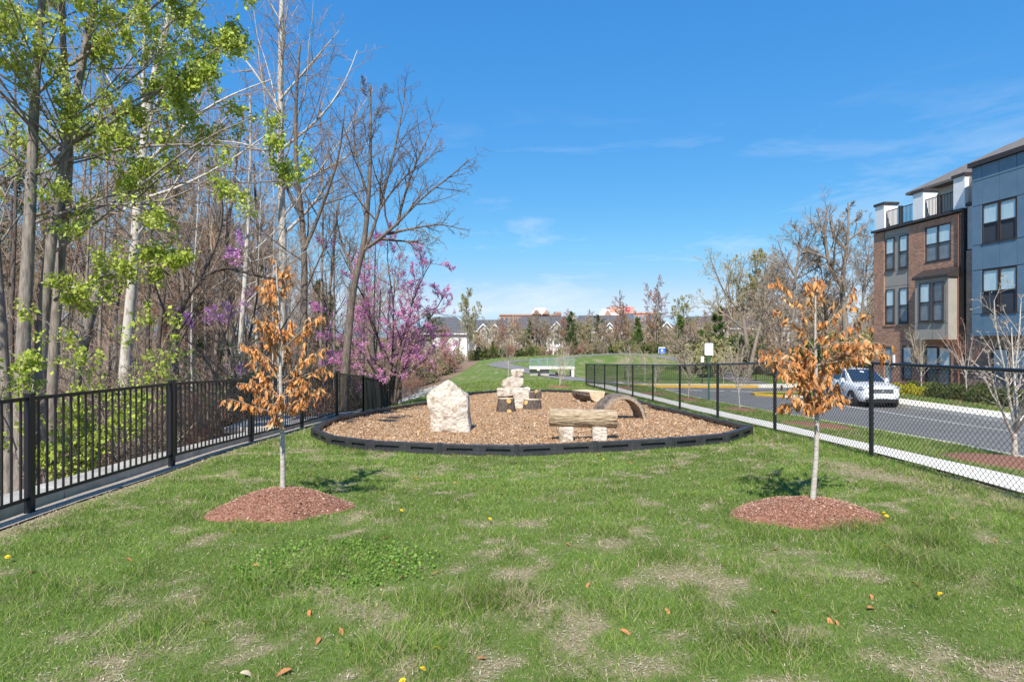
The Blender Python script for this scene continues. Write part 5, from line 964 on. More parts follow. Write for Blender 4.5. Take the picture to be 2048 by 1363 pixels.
# dead straw lying in the worn spots
N = 200000; y = 1.75 * (12 / 1.75) ** rng.random(N); x = rng.uniform(-4.5, 5.3, N); k = (np.abs(x) < .82 * y + .3) & ~in_poly(x, y, PB) & (rng.random(N) < .07 + dirt(x, y) * .8)
for c_, a_, b_, p_ in MOUNDS: k &= mound_r(x, y, c_, a_, b_, p_) > 1
x, y = x[k], y[k]; n = len(x); yw = rng.uniform(0, 6.283, n); l_ = rng.uniform(.012, .036, n); w_ = rng.uniform(.0015, .0032, n) * np.clip(y / 4, 1, 2.2); z = gz(x, y) + rng.uniform(.004, .014, n)
ax_ = np.c_[np.cos(yw) * l_, np.sin(yw) * l_, rng.normal(0, .18, n) * l_]; sx_ = np.c_[-np.sin(yw), np.cos(yw), np.zeros(n)] * w_[:, None]; b_ = np.c_[x, y, z]
V = np.stack([b_ - sx_, b_ + sx_, b_ + ax_], 1).reshape(-1, 3); pal = np.array([(.56, .46, .30), (.46, .36, .23), (.62, .54, .38), (.36, .27, .17), (.50, .38, .26)]); c = pal[rng.integers(0, 5, n)] * rng.uniform(.75, 1.15, (n, 1))
o = np_obj('straw_thatch', V, np.arange(3 * n).reshape(n, 3), M['chips'], col=np.repeat(c, 3, axis=0)); tag(o, 'dead tan straw lying in the worn spots of the lawn', 'straw', kind='stuff')
# clover patch
n = 2000; a = rng.uniform(0, 6.283, n); q = np.sqrt(rng.random(n)); Y = 4.6; x = -1.3 + .7 * q * np.cos(a) + rng.normal(0, .06, n); y = 4.75 + .5 * q * np.sin(a) + rng.normal(0, .06, n); rr2 = np.random.default_rng(3)
V, c = leaf_quads(rr2, np.c_[x, y, gz(x, y) + rng.uniform(.012, .035, n)], .02, [(.19, .33, .05), (.25, .39, .07), (.15, .27, .04)], wide=.95, axis=np.c_[np.cos(a), np.sin(a), np.full(n, .2)])
o = np_obj('clover', V, np.arange(len(V)).reshape(-1, 4), M['leaf'], col=c); tag(o, 'bright patch of low clover in the lawn near the left sapling mound', 'clover', kind='stuff')
# fallen leaves, bark pieces and dandelions one by one
fm = []
for k in range(4):
    me = leaf_mesh(40 + k).copy(); me.materials[0] = M['fallen']; me.name = 'fallen_leaf'; fm.append(me)
spots = [(954, 1324), (620, 1225), (680, 1262), (1330, 1222), (1740, 1193), (1910, 1038), (1985, 1082), (1450, 1135), (765, 1080), (655, 1083), (1000, 990), (732, 1005), (880, 1148), (640, 1280), (505, 1135), (1655, 1240), (1670, 1245), (1735, 1222), (585, 1345), (405, 1255), (1550, 1230), (830, 955), (1490, 1015), (1555, 1102), (350, 1000), (510, 940), (800, 1160), (1130, 1090), (1240, 1265), (1820, 1170), (1180, 1170), (60, 1150), (250, 1120), (690, 905), (760, 912), (850, 915), (980, 912), (1040, 908), (1120, 908), (1200, 910), (1290, 908), (700, 900), (910, 913), (1340, 935), (1260, 925), (830, 960), (905, 968)]
rl = random.Random(4)
for px_, py_ in spots:
    d = 1.66; 
    for _ in range(6):
        Y = d * F / (py_ - HOR); X = (px_ - 1024) / F * Y; d = CAMZ - g(X, Y)
    o = bpy.data.objects.new('fallen_leaf', rl.choice(fm)); link(o); l = rl.uniform(.05, .085); o.scale = (l, l, l); o.location = (X, Y, g(X, Y) + .022); o.rotation_euler = (rl.uniform(-.4, .4), rl.uniform(-.3, .3), rl.uniform(0, 6.28)); tag(o, 'curled dry orange-brown leaf lying on the grass', 'leaf', 'fallen leaves on the lawn')
me = leaf_mesh(77).copy(); me.materials[0] = M['cut_wood']; o = bpy.data.objects.new('fallen_leaf', me); link(o); Y = 1.64 * F / (1347 - HOR); o.location = ((480 - 1024) / F * Y, Y, g(-1, Y) + .035); o.scale = (.075, .11, .09); o.rotation_euler = (.1, 0, .4); tag(o, 'broad pale tan dead leaf lying flat in the lawn', 'leaf')
n = 16; dv_ = []; df_ = []
for k in range(n * 2):
    A = 2 * math.pi * k / n + (.2 if k >= n else 0); q = .016 if k < n else .010; zz_ = 0 if k < n else .006; o_ = len(dv_); dv_ += [(0, 0, zz_), (q * math.cos(A - .2), q * math.sin(A - .2), zz_ + .004), (q * 1.12 * math.cos(A), q * 1.12 * math.sin(A), zz_ + .002), (q * math.cos(A + .2), q * math.sin(A + .2), zz_ + .004)]; df_.append((o_, o_ + 1, o_ + 2, o_ + 3))
M['dandelion'] = mat('dandelion_petals', (.72, .50, .02), rough=.7)
fl = MB().add(dv_, df_).mesh('flower_head', M['dandelion']); sm_ = MB().tube([(0, 0, -.06), (.003, 0, 0)], .002, 5).mesh('stalk', M['blade'])
M['stalk'] = mat('stalk_green', (.16, .26, .06), rough=.8); sm_.materials[0] = M['stalk']
for px_, py_ in ((803, 1020), (980, 1037), (787, 1127), (845, 1337), (872, 1296), (805, 1361), (1768, 1025), (1773, 1031), (1765, 1027), (1760, 1087), (1770, 1091), (1880, 1187), (465, 1062), (15, 1113), (1712, 1053), (1207, 868 + 50)):
    d = 1.64
    for _ in range(6):
        Y = d * F / (py_ - HOR); X = (px_ - 1024) / F * Y; d = CAMZ - g(X, Y) - .05
    e_ = empty('dandelion', (X, Y, g(X, Y))); tag(e_, 'yellow dandelion flower open in the lawn', 'dandelion', 'dandelions in the lawn')
    o = link(bpy.data.objects.new('flower_head', fl), e_); o.location = (0, 0, .05); o.rotation_euler = (.5, 0, rl.uniform(0, 6)); o = link(bpy.data.objects.new('stalk', sm_), e_); o.location = (0, 0, .05)

# ------------------------------------------------------------------ townhouses (local x along the street, y toward the street, z up)
BZ = CAMZ - 2.9; HR = math.atan2(1, -.072)
def house(name, label): 
    o = empty(name, (26.14 - .072 * 28, 28, BZ), HR); tag(o, label, 'house'); return o
def window(parent, u0, u1, z0, z1, w, low='screen', up='glass_pale', fr='trim_dark', sash=True, glassw=-.05):
    """frame ring in front of w, upper and lower panes"""
    t = .055; m = MB()
    m.box(u0, u0 + t, w - .08, w + .03, z0, z1).box(u1 - t, u1, w - .08, w + .03, z0, z1).box(u0 + t, u1 - t, w - .08, w + .028, z0, z0 + t).box(u0 + t, u1 - t, w - .08, w + .028, z1 - t, z1)
    zm = (z0 + z1) / 2
    if sash: m.box(u0 + t, u1 - t, w - .08, w + .02, zm - .03, zm + .03)
    f = m.build('window', M[fr], parent)
    MB().box(u0 + t, u1 - t, w - .07, w - .01, zm + .03, z1 - t).build('pane', M[up], f); MB().box(u0 + t, u1 - t, w - .07, w - .025, z0 + t, zm - .03).build('pane', M[low], f)
    MB().box(u0 - .04, u1 + .04, w - .05, w + .06, z0 - .06, z0 - .002).build('sill', M[fr], f); return f
def railing(parent, a, b, z, h=1.0, n=12):
    m = MB(); a = Vector(a); b = Vector(b); d = (b - a); m.tube([a + Vector((0, 0, z + h)), b + Vector((0, 0, z + h))], .028, 6).tube([a + Vector((0, 0, z + .08)), b + Vector((0, 0, z + .08))], .02, 6); o = m.build('railing', M['black_metal'], parent)
    for k in range(n + 1): p = a.lerp(b, k / n); MB().box(p.x - .012, p.x + .012, p.y - .012, p.y + .012, z + .1, z + h - .02).build('baluster', M['black_metal'], o)
    return o
bh = house('brick_townhouse', 'red-brown brick townhouse with taupe panels, bay window and roof terrace')
U0, U1 = 6.25, 13.5
MB().box(U0, U1, -10, -.16, -.6, 9.45).build('core', M['grey_panel'], bh)
# brick leaf with openings: piers and bands
def leafwall(parent, spans, m, w0=-.158, w1=0): 
    mb = MB()
    for (a, b, c, d) in spans: mb.box(a, b, w0, w1, c, d)
    return mb.build('brick_wall', m, parent)
leafwall(bh, [(12.62, 13.5, -.6, 9.4), (10.35, 12.62, -.6, 0), (12.62 - .02, 12.62, 0, 0.001), (10.95, 11.9, 0, 3.58), (10.35, 10.95, 2.32, 3.58), (11.9, 12.62, 2.25, 3.58), (10.35, 10.95, 0, .32),
              (9.0, 10.35, -.6, 9.4) if False else (9.0, 10.1, -.6, 9.4), (10.1, 10.35, -.6, .32), (10.1, 10.35, 2.32, 9.4), (6.25, 7.0, -.6, 9.4), (7.0, 9.0, 9.05, 9.4), (7.0, 9.0, 2.35, 7.05), (7.0, 9.0, -.6, .2)], M['brick'])
MB().box(13.502, 13.62, -10, .0, -.6, 9.42).build('brick_return', M['brick'], bh)
tp = MB().box(10.36, 12.61, -.158, -.06, 3.6, 9.4).build('panel_strip', M['grey_panel'], bh)
for z in (5.95, 6.85, 9.05): MB().box(10.36, 12.61, -.0595, -.055, z, z + .015).build('panel_joint', M['seam'], tp)
for z0, z1 in ((7.0, 8.93), (3.72, 5.78)):
    window(bh, 11.66, 12.46, z0, z1, -.03); window(bh, 10.44, 11.2, z0, z1, -.03)
MB().box(10.3, 12.66, -.1, .04, 3.5, 3.6).build('sill_course', M['brick'], bh)
for a, b in ((7.02, 7.98), (8.0, 8.96)): window(bh, a, b, 7.08, 9.03, -.04); window(bh, a, b, .22, 2.3, -.04, low='glass_dark')
window(bh, 10.12, 10.92, .34, 2.3, -.04)
dr = MB().box(11.95, 12.58, -.15, -.06, 0, 2.15).build('door', M['door'], bh); MB().box(12.02, 12.07, -.06, -.0, .95, 1.12).build('handle', M['alloy'], dr)
MB().box(11.55, 11.68, .0, .09, 1.05, 1.75).build('meter_box', M['white_paint'], bh, bevel=.01)
# soldier courses
for a, b, z in ((6.95, 9.02, 9.06), (6.95, 9.02, 2.33), (10.05, 10.98, 2.33)):
    k = int((b - a) / .085); so = MB()
    for i in range(k): so.box(a + i * .085 + .005, a + (i + 1) * .085 - .005, 0, .012, z, z + .2)
    so.build('soldier_course', M['brick'], bh)
# bay
by = MB().box(6.4, 8.95, 0, .62, 2.72, 6.05).build('bay', M['grey_panel'], bh)
for u in (7.06 - .5, 7.56, 8.6): MB().box(u, u + .015, .6205, .624, 2.75, 6.03).build('panel_joint', M['seam'], by)
for z in (3.6, 5.9): MB().box(6.42, 8.93, .6205, .6235, z, z + .015).build('panel_joint', M['seam'], by)
MB().prism([(0, 6.62), (0, 6.06), (.74, 6.06), (.74, 6.2)], 'x', 6.3, 9.05).build('bay_roof', M['trim_dark'], by)
for i in range(6): MB().prism([(.0, 6.66), (0, 6.61), (.75, 6.19), (.75, 6.24)], 'x', 6.45 + i * .5, 6.475 + i * .5).build('standing_seam', M['trim_dark'], by)
window(bh, 7.68, 8.5, 3.72, 5.82, .66, up='glass_pale'); window(bh, 6.68, 7.46, 3.72, 5.82, .66, up='glass_dark')
MB().box(6.05, 6.22, -.12, .04, -.5, 9.5).build('corner_trim', M['trim_dark'], bh); MB().tube([(6.34, .09, -.4), (6.34, .09, 9.3)], .045, 8).build('downpipe', mat('copper_brown_pipe', (.20, .10, .07), rough=.5), bh)
MB().box(6.0, 13.7, -10, .16, 9.46, 9.6).build('cornice', M['trim_dark'], bh)
for u0, u1, h in ((12.55, 13.45, 11.1), (9.1, 9.95, 11.15), (6.0, 6.8, 11.3)):
    p = MB().box(u0, u1, -.85, .02, 9.602, h).build('terrace_pier', M['white_paint'], bh); MB().box(u0 - .07, u1 + .07, -.92, .09, h + .002, h + .16).build('pier_cap', M['trim_dark'], p)
railing(bh, (9.97, -.1, 0), (12.53, -.1, 0), 9.6, 1.05, 22); railing(bh, (6.82, -.1, 0), (9.08, -.1, 0), 9.6, 1.05, 20)
for u in (11.2, 8.0): MB().box(u - .09, u + .09, -.2, -.02, 9.602, 10.75).build('rail_post', M['trim_dark'], bh)
MB().box(6.3, 12.9, -10, -2.6, 9.602, 12.0).build('penthouse_wall', M['cream'], bh); window(bh, 7.4, 8.4, 9.75, 11.7, -2.56, low='glass_dark', up='glass_dark')
MB().add([(5.4, -1.9, 12.0), (13.3, -1.9, 12.0), (13.3, -10.4, 12.0), (5.4, -10.4, 12.0), (5.4, -6.1, 14.3), (10.2, -6.1, 14.3), (5.4, -1.9, 11.85), (13.3, -1.9, 11.85), (13.3, -10.4, 11.85), (5.4, -10.4, 11.85)],
        [(0, 1, 5, 4), (1, 2, 5), (2, 3, 4, 5), (6, 7, 1, 0), (7, 8, 2, 1), (9, 8, 7, 6), (8, 9, 3, 2), (0, 4, 3, 9, 6)]).build('roof', M['shingle'], bh)
bl = house('blue_townhouse', 'slate-blue panelled townhouse with a taupe brick ground floor next to the brick house')
MB().box(-9, 5.95, -10, -.2, -.6, 11.2).build('core', M['grey_panel'], bl)
leafwall(bl, [(-9, 2.2, 2.32, 3.0), (2.2, 4.35, 2.32, 3.0), (4.35, 5.95, -.6, 7.35), (-9, 0.4, -.6, 2.32), (.4, 4.35, -.6, .22)], M['brick_brown'], -.198, -.02)
for i in range(16): MB().box(4.86, 5.95, -.198, -.09 - .03 * 0, 7.42 + i * .14, 7.42 + i * .14 + .132).build('siding_board', M['siding'], bl)
MB().box(4.8, 6.0, -.19, -.02, 9.68, 9.85).build('cornice', M['trim_dark'], bl)
lt = MB().box(5.0, 5.35, -.02, .16, 6.95, 7.25).build('wall_light', M['white_paint'], bl, bevel=.01)
for a, b in ((2.3, 3.25), (3.35, 4.3)): window(bl, a, b, .24, 2.3, -.06, low='screen')
MB().box(-9, 4.88, -.19, .45, 3.02, 11.38).build('blue_backing', M['seam'], bl)
cols = [(-9, -6), (-6, -4.0), (-4, -2), (-2, -.1), (-.1, 1.1), (1.1, 2.25), (2.25, 3.27), (3.27, 4.3), (4.3, 4.9)]; rows = [(3.02, 4.0), (4.0, 6.2), (6.2, 7.45), (7.45, 9.42), (9.42, 10.65), (10.65, 11.38)]
for i, (a, b) in enumerate(cols):
    for j, (c, d) in enumerate(rows):
        if i in (6, 7) and j in (1, 3): window(bl, a + .03, b - .03, c + .04, d - .04, .47, low='screen', up='glass_pale'); continue
        MB().box(a + .016, b - .016, .452, .50, c + .016, d - .016).build('panel', M['blue_panel'], bl)
MB().box(4.89, 4.93, -.19, .5, 3.02, 11.38).build('corner_panel', M['blue_panel'], bl); MB().box(-9, 4.95, -.1, .56, 2.93, 3.02).build('panel_base', M['blue_panel'], bl)
MB().box(-9, 5.05, -10, .66, 11.39, 11.62).build('eaves', M['trim_dark'], bl)
MB().add([(-9, .6, 11.63), (5.0, .6, 11.63), (5.0, -10, 11.63), (-9, -10, 11.63), (-9, -5, 14.3), (5.0, -5, 14.3)], [(0, 1, 5, 4), (2, 3, 4, 5), (1, 2, 5), (3, 0, 4), (0, 3, 2, 1)]).build('roof', M['shingle'], bl)
# concrete step walk by the blue house
# ------------------------------------------------------------------ parked white SUV (local x forward, y left, z up)
cx_, cy_ = 16.25, 30.5; car = empty('parked_car', (cx_, cy_, g(cx_, cy_) - KERB + .025), R(-90 - 4)); tag(car, 'white sport utility car parked at the far kerb in front of the brick house', 'car')
def loft(secs):
    """sections: (x, [(y, z) half profile from bottom centre to top centre]) mirrored"""
    V = []; f = []; n = None
    for x, pr in secs:
        full = [(x, y, z) for y, z in pr] + [(x, -y, z) for y, z in pr[::-1]]; n = len(full); V += full
    for i in range(len(secs) - 1):
        for k in range(n): f.append((i * n + k, i * n + (k + 1) % n, (i + 1) * n + (k + 1) % n, (i + 1) * n + k))
    f += [tuple(range(n)), tuple(range((len(secs) - 1) * n, len(secs) * n))[::-1]]; return V, f
def bsec(x, hw, zb, zm, zt, tw): return (x, [(.0, zb), (hw * .8, zb), (hw * .97, zb + .08), (hw, zm), (hw * .985, zt - .12), (hw * .93, zt - .03), (tw, zt), (0, zt + .025)])
secs = [bsec(2.28, .60, .42, .62, .86, .50), bsec(2.22, .74, .30, .62, .92, .64), bsec(2.08, .84, .26, .66, .97, .72), bsec(1.75, .905, .25, .70, 1.02, .78), bsec(1.25, .92, .25, .72, 1.07, .80), bsec(.95, .925, .25, .74, 1.10, .82), bsec(.0, .925, .25, .74, 1.10, .83), bsec(-1.2, .925, .25, .75, 1.12, .83), bsec(-1.9, .90, .28, .75, 1.13, .82), bsec(-2.2, .84, .32, .74, 1.12, .76), bsec(-2.3, .78, .40, .74, 1.05, .70)]
V, f = loft(secs); body = MB().add(V, f).build('body', M['car_white'], car, smooth=True)
mod = body.modifiers.new('edge', 'SUBSURF'); mod.levels = 1; mod.render_levels = 1
cab = [(1.02, [(0, 1.08), (.80, 1.08), (.80, 1.085), (0, 1.09)]), (.30, [(0, 1.08), (.82, 1.08), (.66, 1.50), (0, 1.54)]), (.05, [(0, 1.08), (.83, 1.08), (.645, 1.60), (0, 1.645)]), (-.8, [(0, 1.08), (.83, 1.08), (.64, 1.64), (0, 1.685)]), (-1.6, [(0, 1.08), (.82, 1.08), (.63, 1.61), (0, 1.655)]), (-2.0, [(0, 1.08), (.79, 1.08), (.62, 1.56), (0, 1.60)]), (-2.24, [(0, 1.08), (.74, 1.08), (.66, 1.16), (0, 1.18)])]
V, f = loft(cab); MB().add(V, f).build('cabin', M['car_white'], car, smooth=False)
gl = MB(); gl.add([(1.0, -.72, 1.115), (1.0, .72, 1.115), (.12, .60, 1.60), (.12, -.60, 1.60)], [(0, 1, 2, 3)]).build('windscreen', M['car_glass'], car)
bpy.data.objects[gl and car.children[-1].name].location = (.02, 0, .022)
for sgn in (-1, 1):
    for pts in ([(.62, 1.14), (.02, 1.14), (.02, 1.56), (.16, 1.555)], [(-.04, 1.14), (-.86, 1.14), (-.86, 1.585), (-.04, 1.565)], [(-.94, 1.14), (-1.55, 1.14), (-1.75, 1.42), (-1.5, 1.55), (-.94, 1.585)]):
        v = []
        for x, z in pts: v.append((x, sgn * (.835 - (z - 1.08) / .56 * .19 + .012), z))
        MB().add(v, [tuple(range(len(v)))]).build('side_window', M['car_glass'], car)
    hl_ = MB().add([(2.17, sgn * .44, .80), (2.10, sgn * .80, .84), (1.86, sgn * .89, .94), (1.98, sgn * .80, .965), (2.17, sgn * .50, .93)], [(0, 1, 2, 3, 4)]).build('headlight', M['lamp'], car); hl_.location = (.075, sgn * .015, .0)
    mr = MB().box(.50, .66, sgn * .98 - .09, sgn * .98 + .09, 1.08, 1.24).build('wing_mirror', M['car_white'], car, bevel=.03)
    MB().box(-1.6, .1, sgn * .60 - .02, sgn * .60 + .02, 1.685, 1.715).build('roof_rail', M['car_trim'], car)
    MB().add([(2.235, sgn * .56, .40), (2.235, sgn * .72, .42), (2.235, sgn * .70, .52), (2.235, sgn * .58, .50)], [(0, 1, 2, 3)]).build('fog_lamp', M['lamp'], car).location = (.02, 0, 0)
    MB().box(-1.3, 1.2, sgn * .93 - .015, sgn * .93 + .015, .25, .36).build('sill_trim', M['car_trim'], car)
    dh = MB().box(.02, .16, sgn * .935 - .012, sgn * .935 + .012, .93, .96).build('door_handle', M['alloy'], car)
    for xx in (1.36, -1.32):
        yw = sgn * .80; arch = MB().tube([(xx, sgn * .70, .36), (xx, sgn * .945, .36)], .40, 24).build('wheel_arch', M['car_trim'], car)
        w = MB().tube([(xx, yw - sgn * .11, .345), (xx, yw + sgn * .10, .345), (xx, yw + sgn * .155, .345)], [.345, .345, .315], 28).build('wheel', M['tyre'], car); w.location = (0, sgn * .0, 0)
        MB().tube([(xx, yw + sgn * .150, .345), (xx, yw + sgn * .160, .345)], [.235, .22], 28).build('rim_well', M['car_trim'], w)
        rm = MB()
        for k in range(5):
            A = 2 * math.pi * k / 5 + .3; rm.tube([(xx, yw + sgn * .165, .345), (xx + .225 * math.cos(A), yw + sgn * .165, .345 + .225 * math.sin(A))], [.045, .028], 6)
        rm.tube([(xx, yw + sgn * .158, .345), (xx, yw + sgn * .178, .345)], .055, 12).build('rim', M['alloy'], w)
gr_ = MB().box(2.24, 2.305, -.46, .46, .70, .86).build('grille', M['car_trim'], car, bevel=.02)
for z in (.735, .775, .815): MB().box(2.306, 2.314, -.43, .43, z, z + .014).build('grille_bar', M['alloy'], gr_)
MB().tube([(2.314, 0, .78), (2.325, 0, .78)], .055, 16).build('emblem', M['alloy'], gr_)
MB().box(2.20, 2.30, -.68, .68, .27, .43).build('bumper_grille', M['car_trim'], car, bevel=.02); MB().box(2.302, 2.31, -.26, .26, .46, .58).build('number_plate', M['white_paint'], car)
MB().box(1.0, 1.1, -.7, .7, 1.085, 1.10).build('wiper_cowl', M['car_trim'], car)

# ------------------------------------------------------------------ signs, bin, railing and the culvert
Ys = 29.5; xs = (1417.5 - 1024) / F * Ys; sg = empty('street_sign', (xs, Ys, g(xs, Ys))); tag(sg, 'white rectangular notice on a green post beside the road', 'sign')
zt = CAMZ - (686 - HOR) / F * Ys - g(xs, Ys); pst = MB().box(-.035, .035, .0, .02, -.2, zt - .02).box(-.035, -.025, -.02, 0, -.2, zt - .02).box(.025, .035, -.02, 0, -.2, zt - .02).build('post', M['green_post'], sg)
def plate(w, h, z0, y=-.032, rad=.035):
    P = []
    for cx0, cz0, a0 in ((w / 2 - rad, z0 + rad, -90), (w / 2 - rad, z0 + h - rad, 0), (-w / 2 + rad, z0 + h - rad, 90), (-w / 2 + rad, z0 + rad, 180)):
        for k in range(5): A = R(a0 + k * 22.5); P.append((cx0 + rad * math.cos(A), cz0 + rad * math.sin(A)))
    return MB().prism(P, 'y', y, y + .008)
pl_ = plate(.38, .54, zt - .54).build('sign_plate', M['white_paint'], sg)
rp = random.Random(8)
def marks(parent, rows, y=-.0335):                           # faint unreadable print: short strokes only
    for z, w, h, c in rows:
        x = -w / 2
        mb = MB()
        while x < w / 2:
            l = rp.uniform(.018, .04); mb.box(x, min(x + l, w / 2), y - .001, y, z, z + h); x += l + rp.uniform(.012, .022)
        mb.build('print_line', M['print'], parent)
marks(pl_, [(zt - .08, .05, .03, 0), (zt - .19, .20, .03, 0), (zt - .31, .22, .026, 0), (zt - .41, .27, .028, 0), (zt - .46, .12, .018, 0)])
Y2 = 46.0; x2 = (1404.5 - 1024) / F * Y2; s2_ = empty('small_sign', (x2, Y2, g(x2, Y2))); tag(s2_, 'small narrow white sign on a thin post beyond the yellow kerb', 'sign'); z2 = CAMZ - (712 - HOR) / F * Y2 - g(x2, Y2)
MB().tube([(0, 0, -.2), (0, 0, z2)], .03, 8).build('post', M['black_metal'], s2_); pl2 = plate(.2, .42, z2 - .42, y=-.045, rad=.012).build('sign_plate', M['white_paint'], s2_); marks(pl2, [(z2 - .12, .10, .03, 0), (z2 - .2, .06, .03, 0), (z2 - .33, .1, .03, 0)], y=-.0455)
YB = 96.0; xb = (1325 - 1024) / F * YB; bn = empty('collection_bin', (xb, YB, CAMZ - (707 - HOR) / F * YB), R(-22)); tag(bn, 'blue and white box-shaped collection bin standing on the far grass', 'bin')
MB().box(-.48, .48, -.4, .4, 0, .84).build('bin_body', M['bin_blue'], bn, bevel=.02); MB().box(-.52, -.482, -.4, .4, .02, .80).build('side_panel', M['white_paint'], bn); MB().prism([(-.44, .845), (.44, .845), (.36, .95), (-.36, .95)], 'x', -.5, .5).build('lid', M['white_paint'], bn)
MB().tube([(0, -.402, .5), (0, -.412, .5)], .17, 18).build('round_emblem', M['white_paint'], bn); MB().box(-.2, .3, -.41, -.402, .14, .2).build('print_line', M['white_paint'], bn)
rf = [(8.6 + 2.4 * i, 49.5 - .25 * i) for i in range(9)]
picket_fence('far_railing', rf, 'long dark railing across the grass beyond the yellow kerb', 15, lambda x, y: g(x, y), hp=1.0)
# concrete outfall structure with guard rail
Yk = 47.5; s = Yk / F; kx = (1104 - 1024) * s; cu = empty('concrete_outfall', (kx, Yk, CAMZ - (752 - HOR) * s)); tag(cu, 'pale concrete drainage structure topped by a green-grey guard rail beside the footpath', 'culvert')
MB().box(-1.65, 1.65, -.1, 1.6, .52, .68).build('deck_slab', M['concrete'], cu, bevel=.02); MB().box(1.42, 1.62, -.05, 1.5, -.3, .519).build('end_wall', M['concrete'], cu); MB().box(-1.6, -.2, .2, 1.5, -.4, .519).build('abutment', M['old_concrete'], cu); MB().box(-1.1, -.9, -.22, -.1, .42, .52).build('lip', M['concrete'], cu)
for xx in np.linspace(-1.6, 1.6, 6): MB().box(xx - .03, xx + .03, -.04, .02, .68, 1.25).build('rail_post', M['mesh_green'], cu)
MB().box(-1.62, 1.62, -.04, .02, 1.251, 1.29).build('top_rail', M['mesh_green'], cu); mp_ = MB()
for k in range(60): mp_.box(-1.6 + k * .0537, -1.6 + k * .0537 + .02, -.02, 0, .70, 1.25)
mp_.build('rail_mesh', M['mesh_green'], cu)
MB().box(.25, .55, -.2, .3, -.05, .30).build('drain_gate', M['black_metal'], cu, bevel=.02)
# stony slope and a little green mesh fence at the end of the picket fence
n = 420; rk = []; rs_ = np.random.default_rng(6)
bmr = bmesh.new()
for k in range(n):
    Y = rs_.uniform(31, 47); x = np.interp(Y, [31, 47], [-6.1, -5.6]) + rs_.normal(0, .5); q = rs_.uniform(.06, .16); mx = Matrix.Translation((x, Y, g(x, Y) + q * .3)) @ Matrix.Rotation(rs_.uniform(0, 6), 4, 'Z') @ Matrix.Diagonal((q, q * rs_.uniform(.6, 1), q * .7, 1)); bmesh.ops.create_icosphere(bmr, subdivisions=1, radius=1, matrix=mx)
for v in bmr.verts: v.co += Vector(rs_.normal(0, .012, 3))
me = bpy.data.meshes.new('rubble'); bmr.to_mesh(me); bmr.free(); me.materials.append(M['old_concrete']); o = link(bpy.data.objects.new('rubble', me)); tag(o, 'grey rubble stones on the slope past the end of the picket fence', 'rubble', kind='stuff')
gm = empty('mesh_fence', (-6.2, 37.5, g(-6.2, 37.5))); tag(gm, 'short green mesh fence panels crossing the rubble slope', 'fence')
for k in range(4):
    x = .75 * k; MB().tube([(x, k * .55, -.2), (x, k * .55, .8)], .02, 6).build('post', M['mesh_green'], gm)
    if k < 3:
        mm = MB()
        for j in range(13): t = j / 12; mm.tube([(x + .75 * t, (k + t) * .55, .05), (x + .75 * t, (k + t) * .55, .75)], .006, 4)
        for z in (.05, .3, .52, .75): mm.tube([(x, k * .55, z), (x + .75, (k + 1) * .55, z)], .006, 4)
        mm.build('mesh_panel', M['mesh_green'], gm)

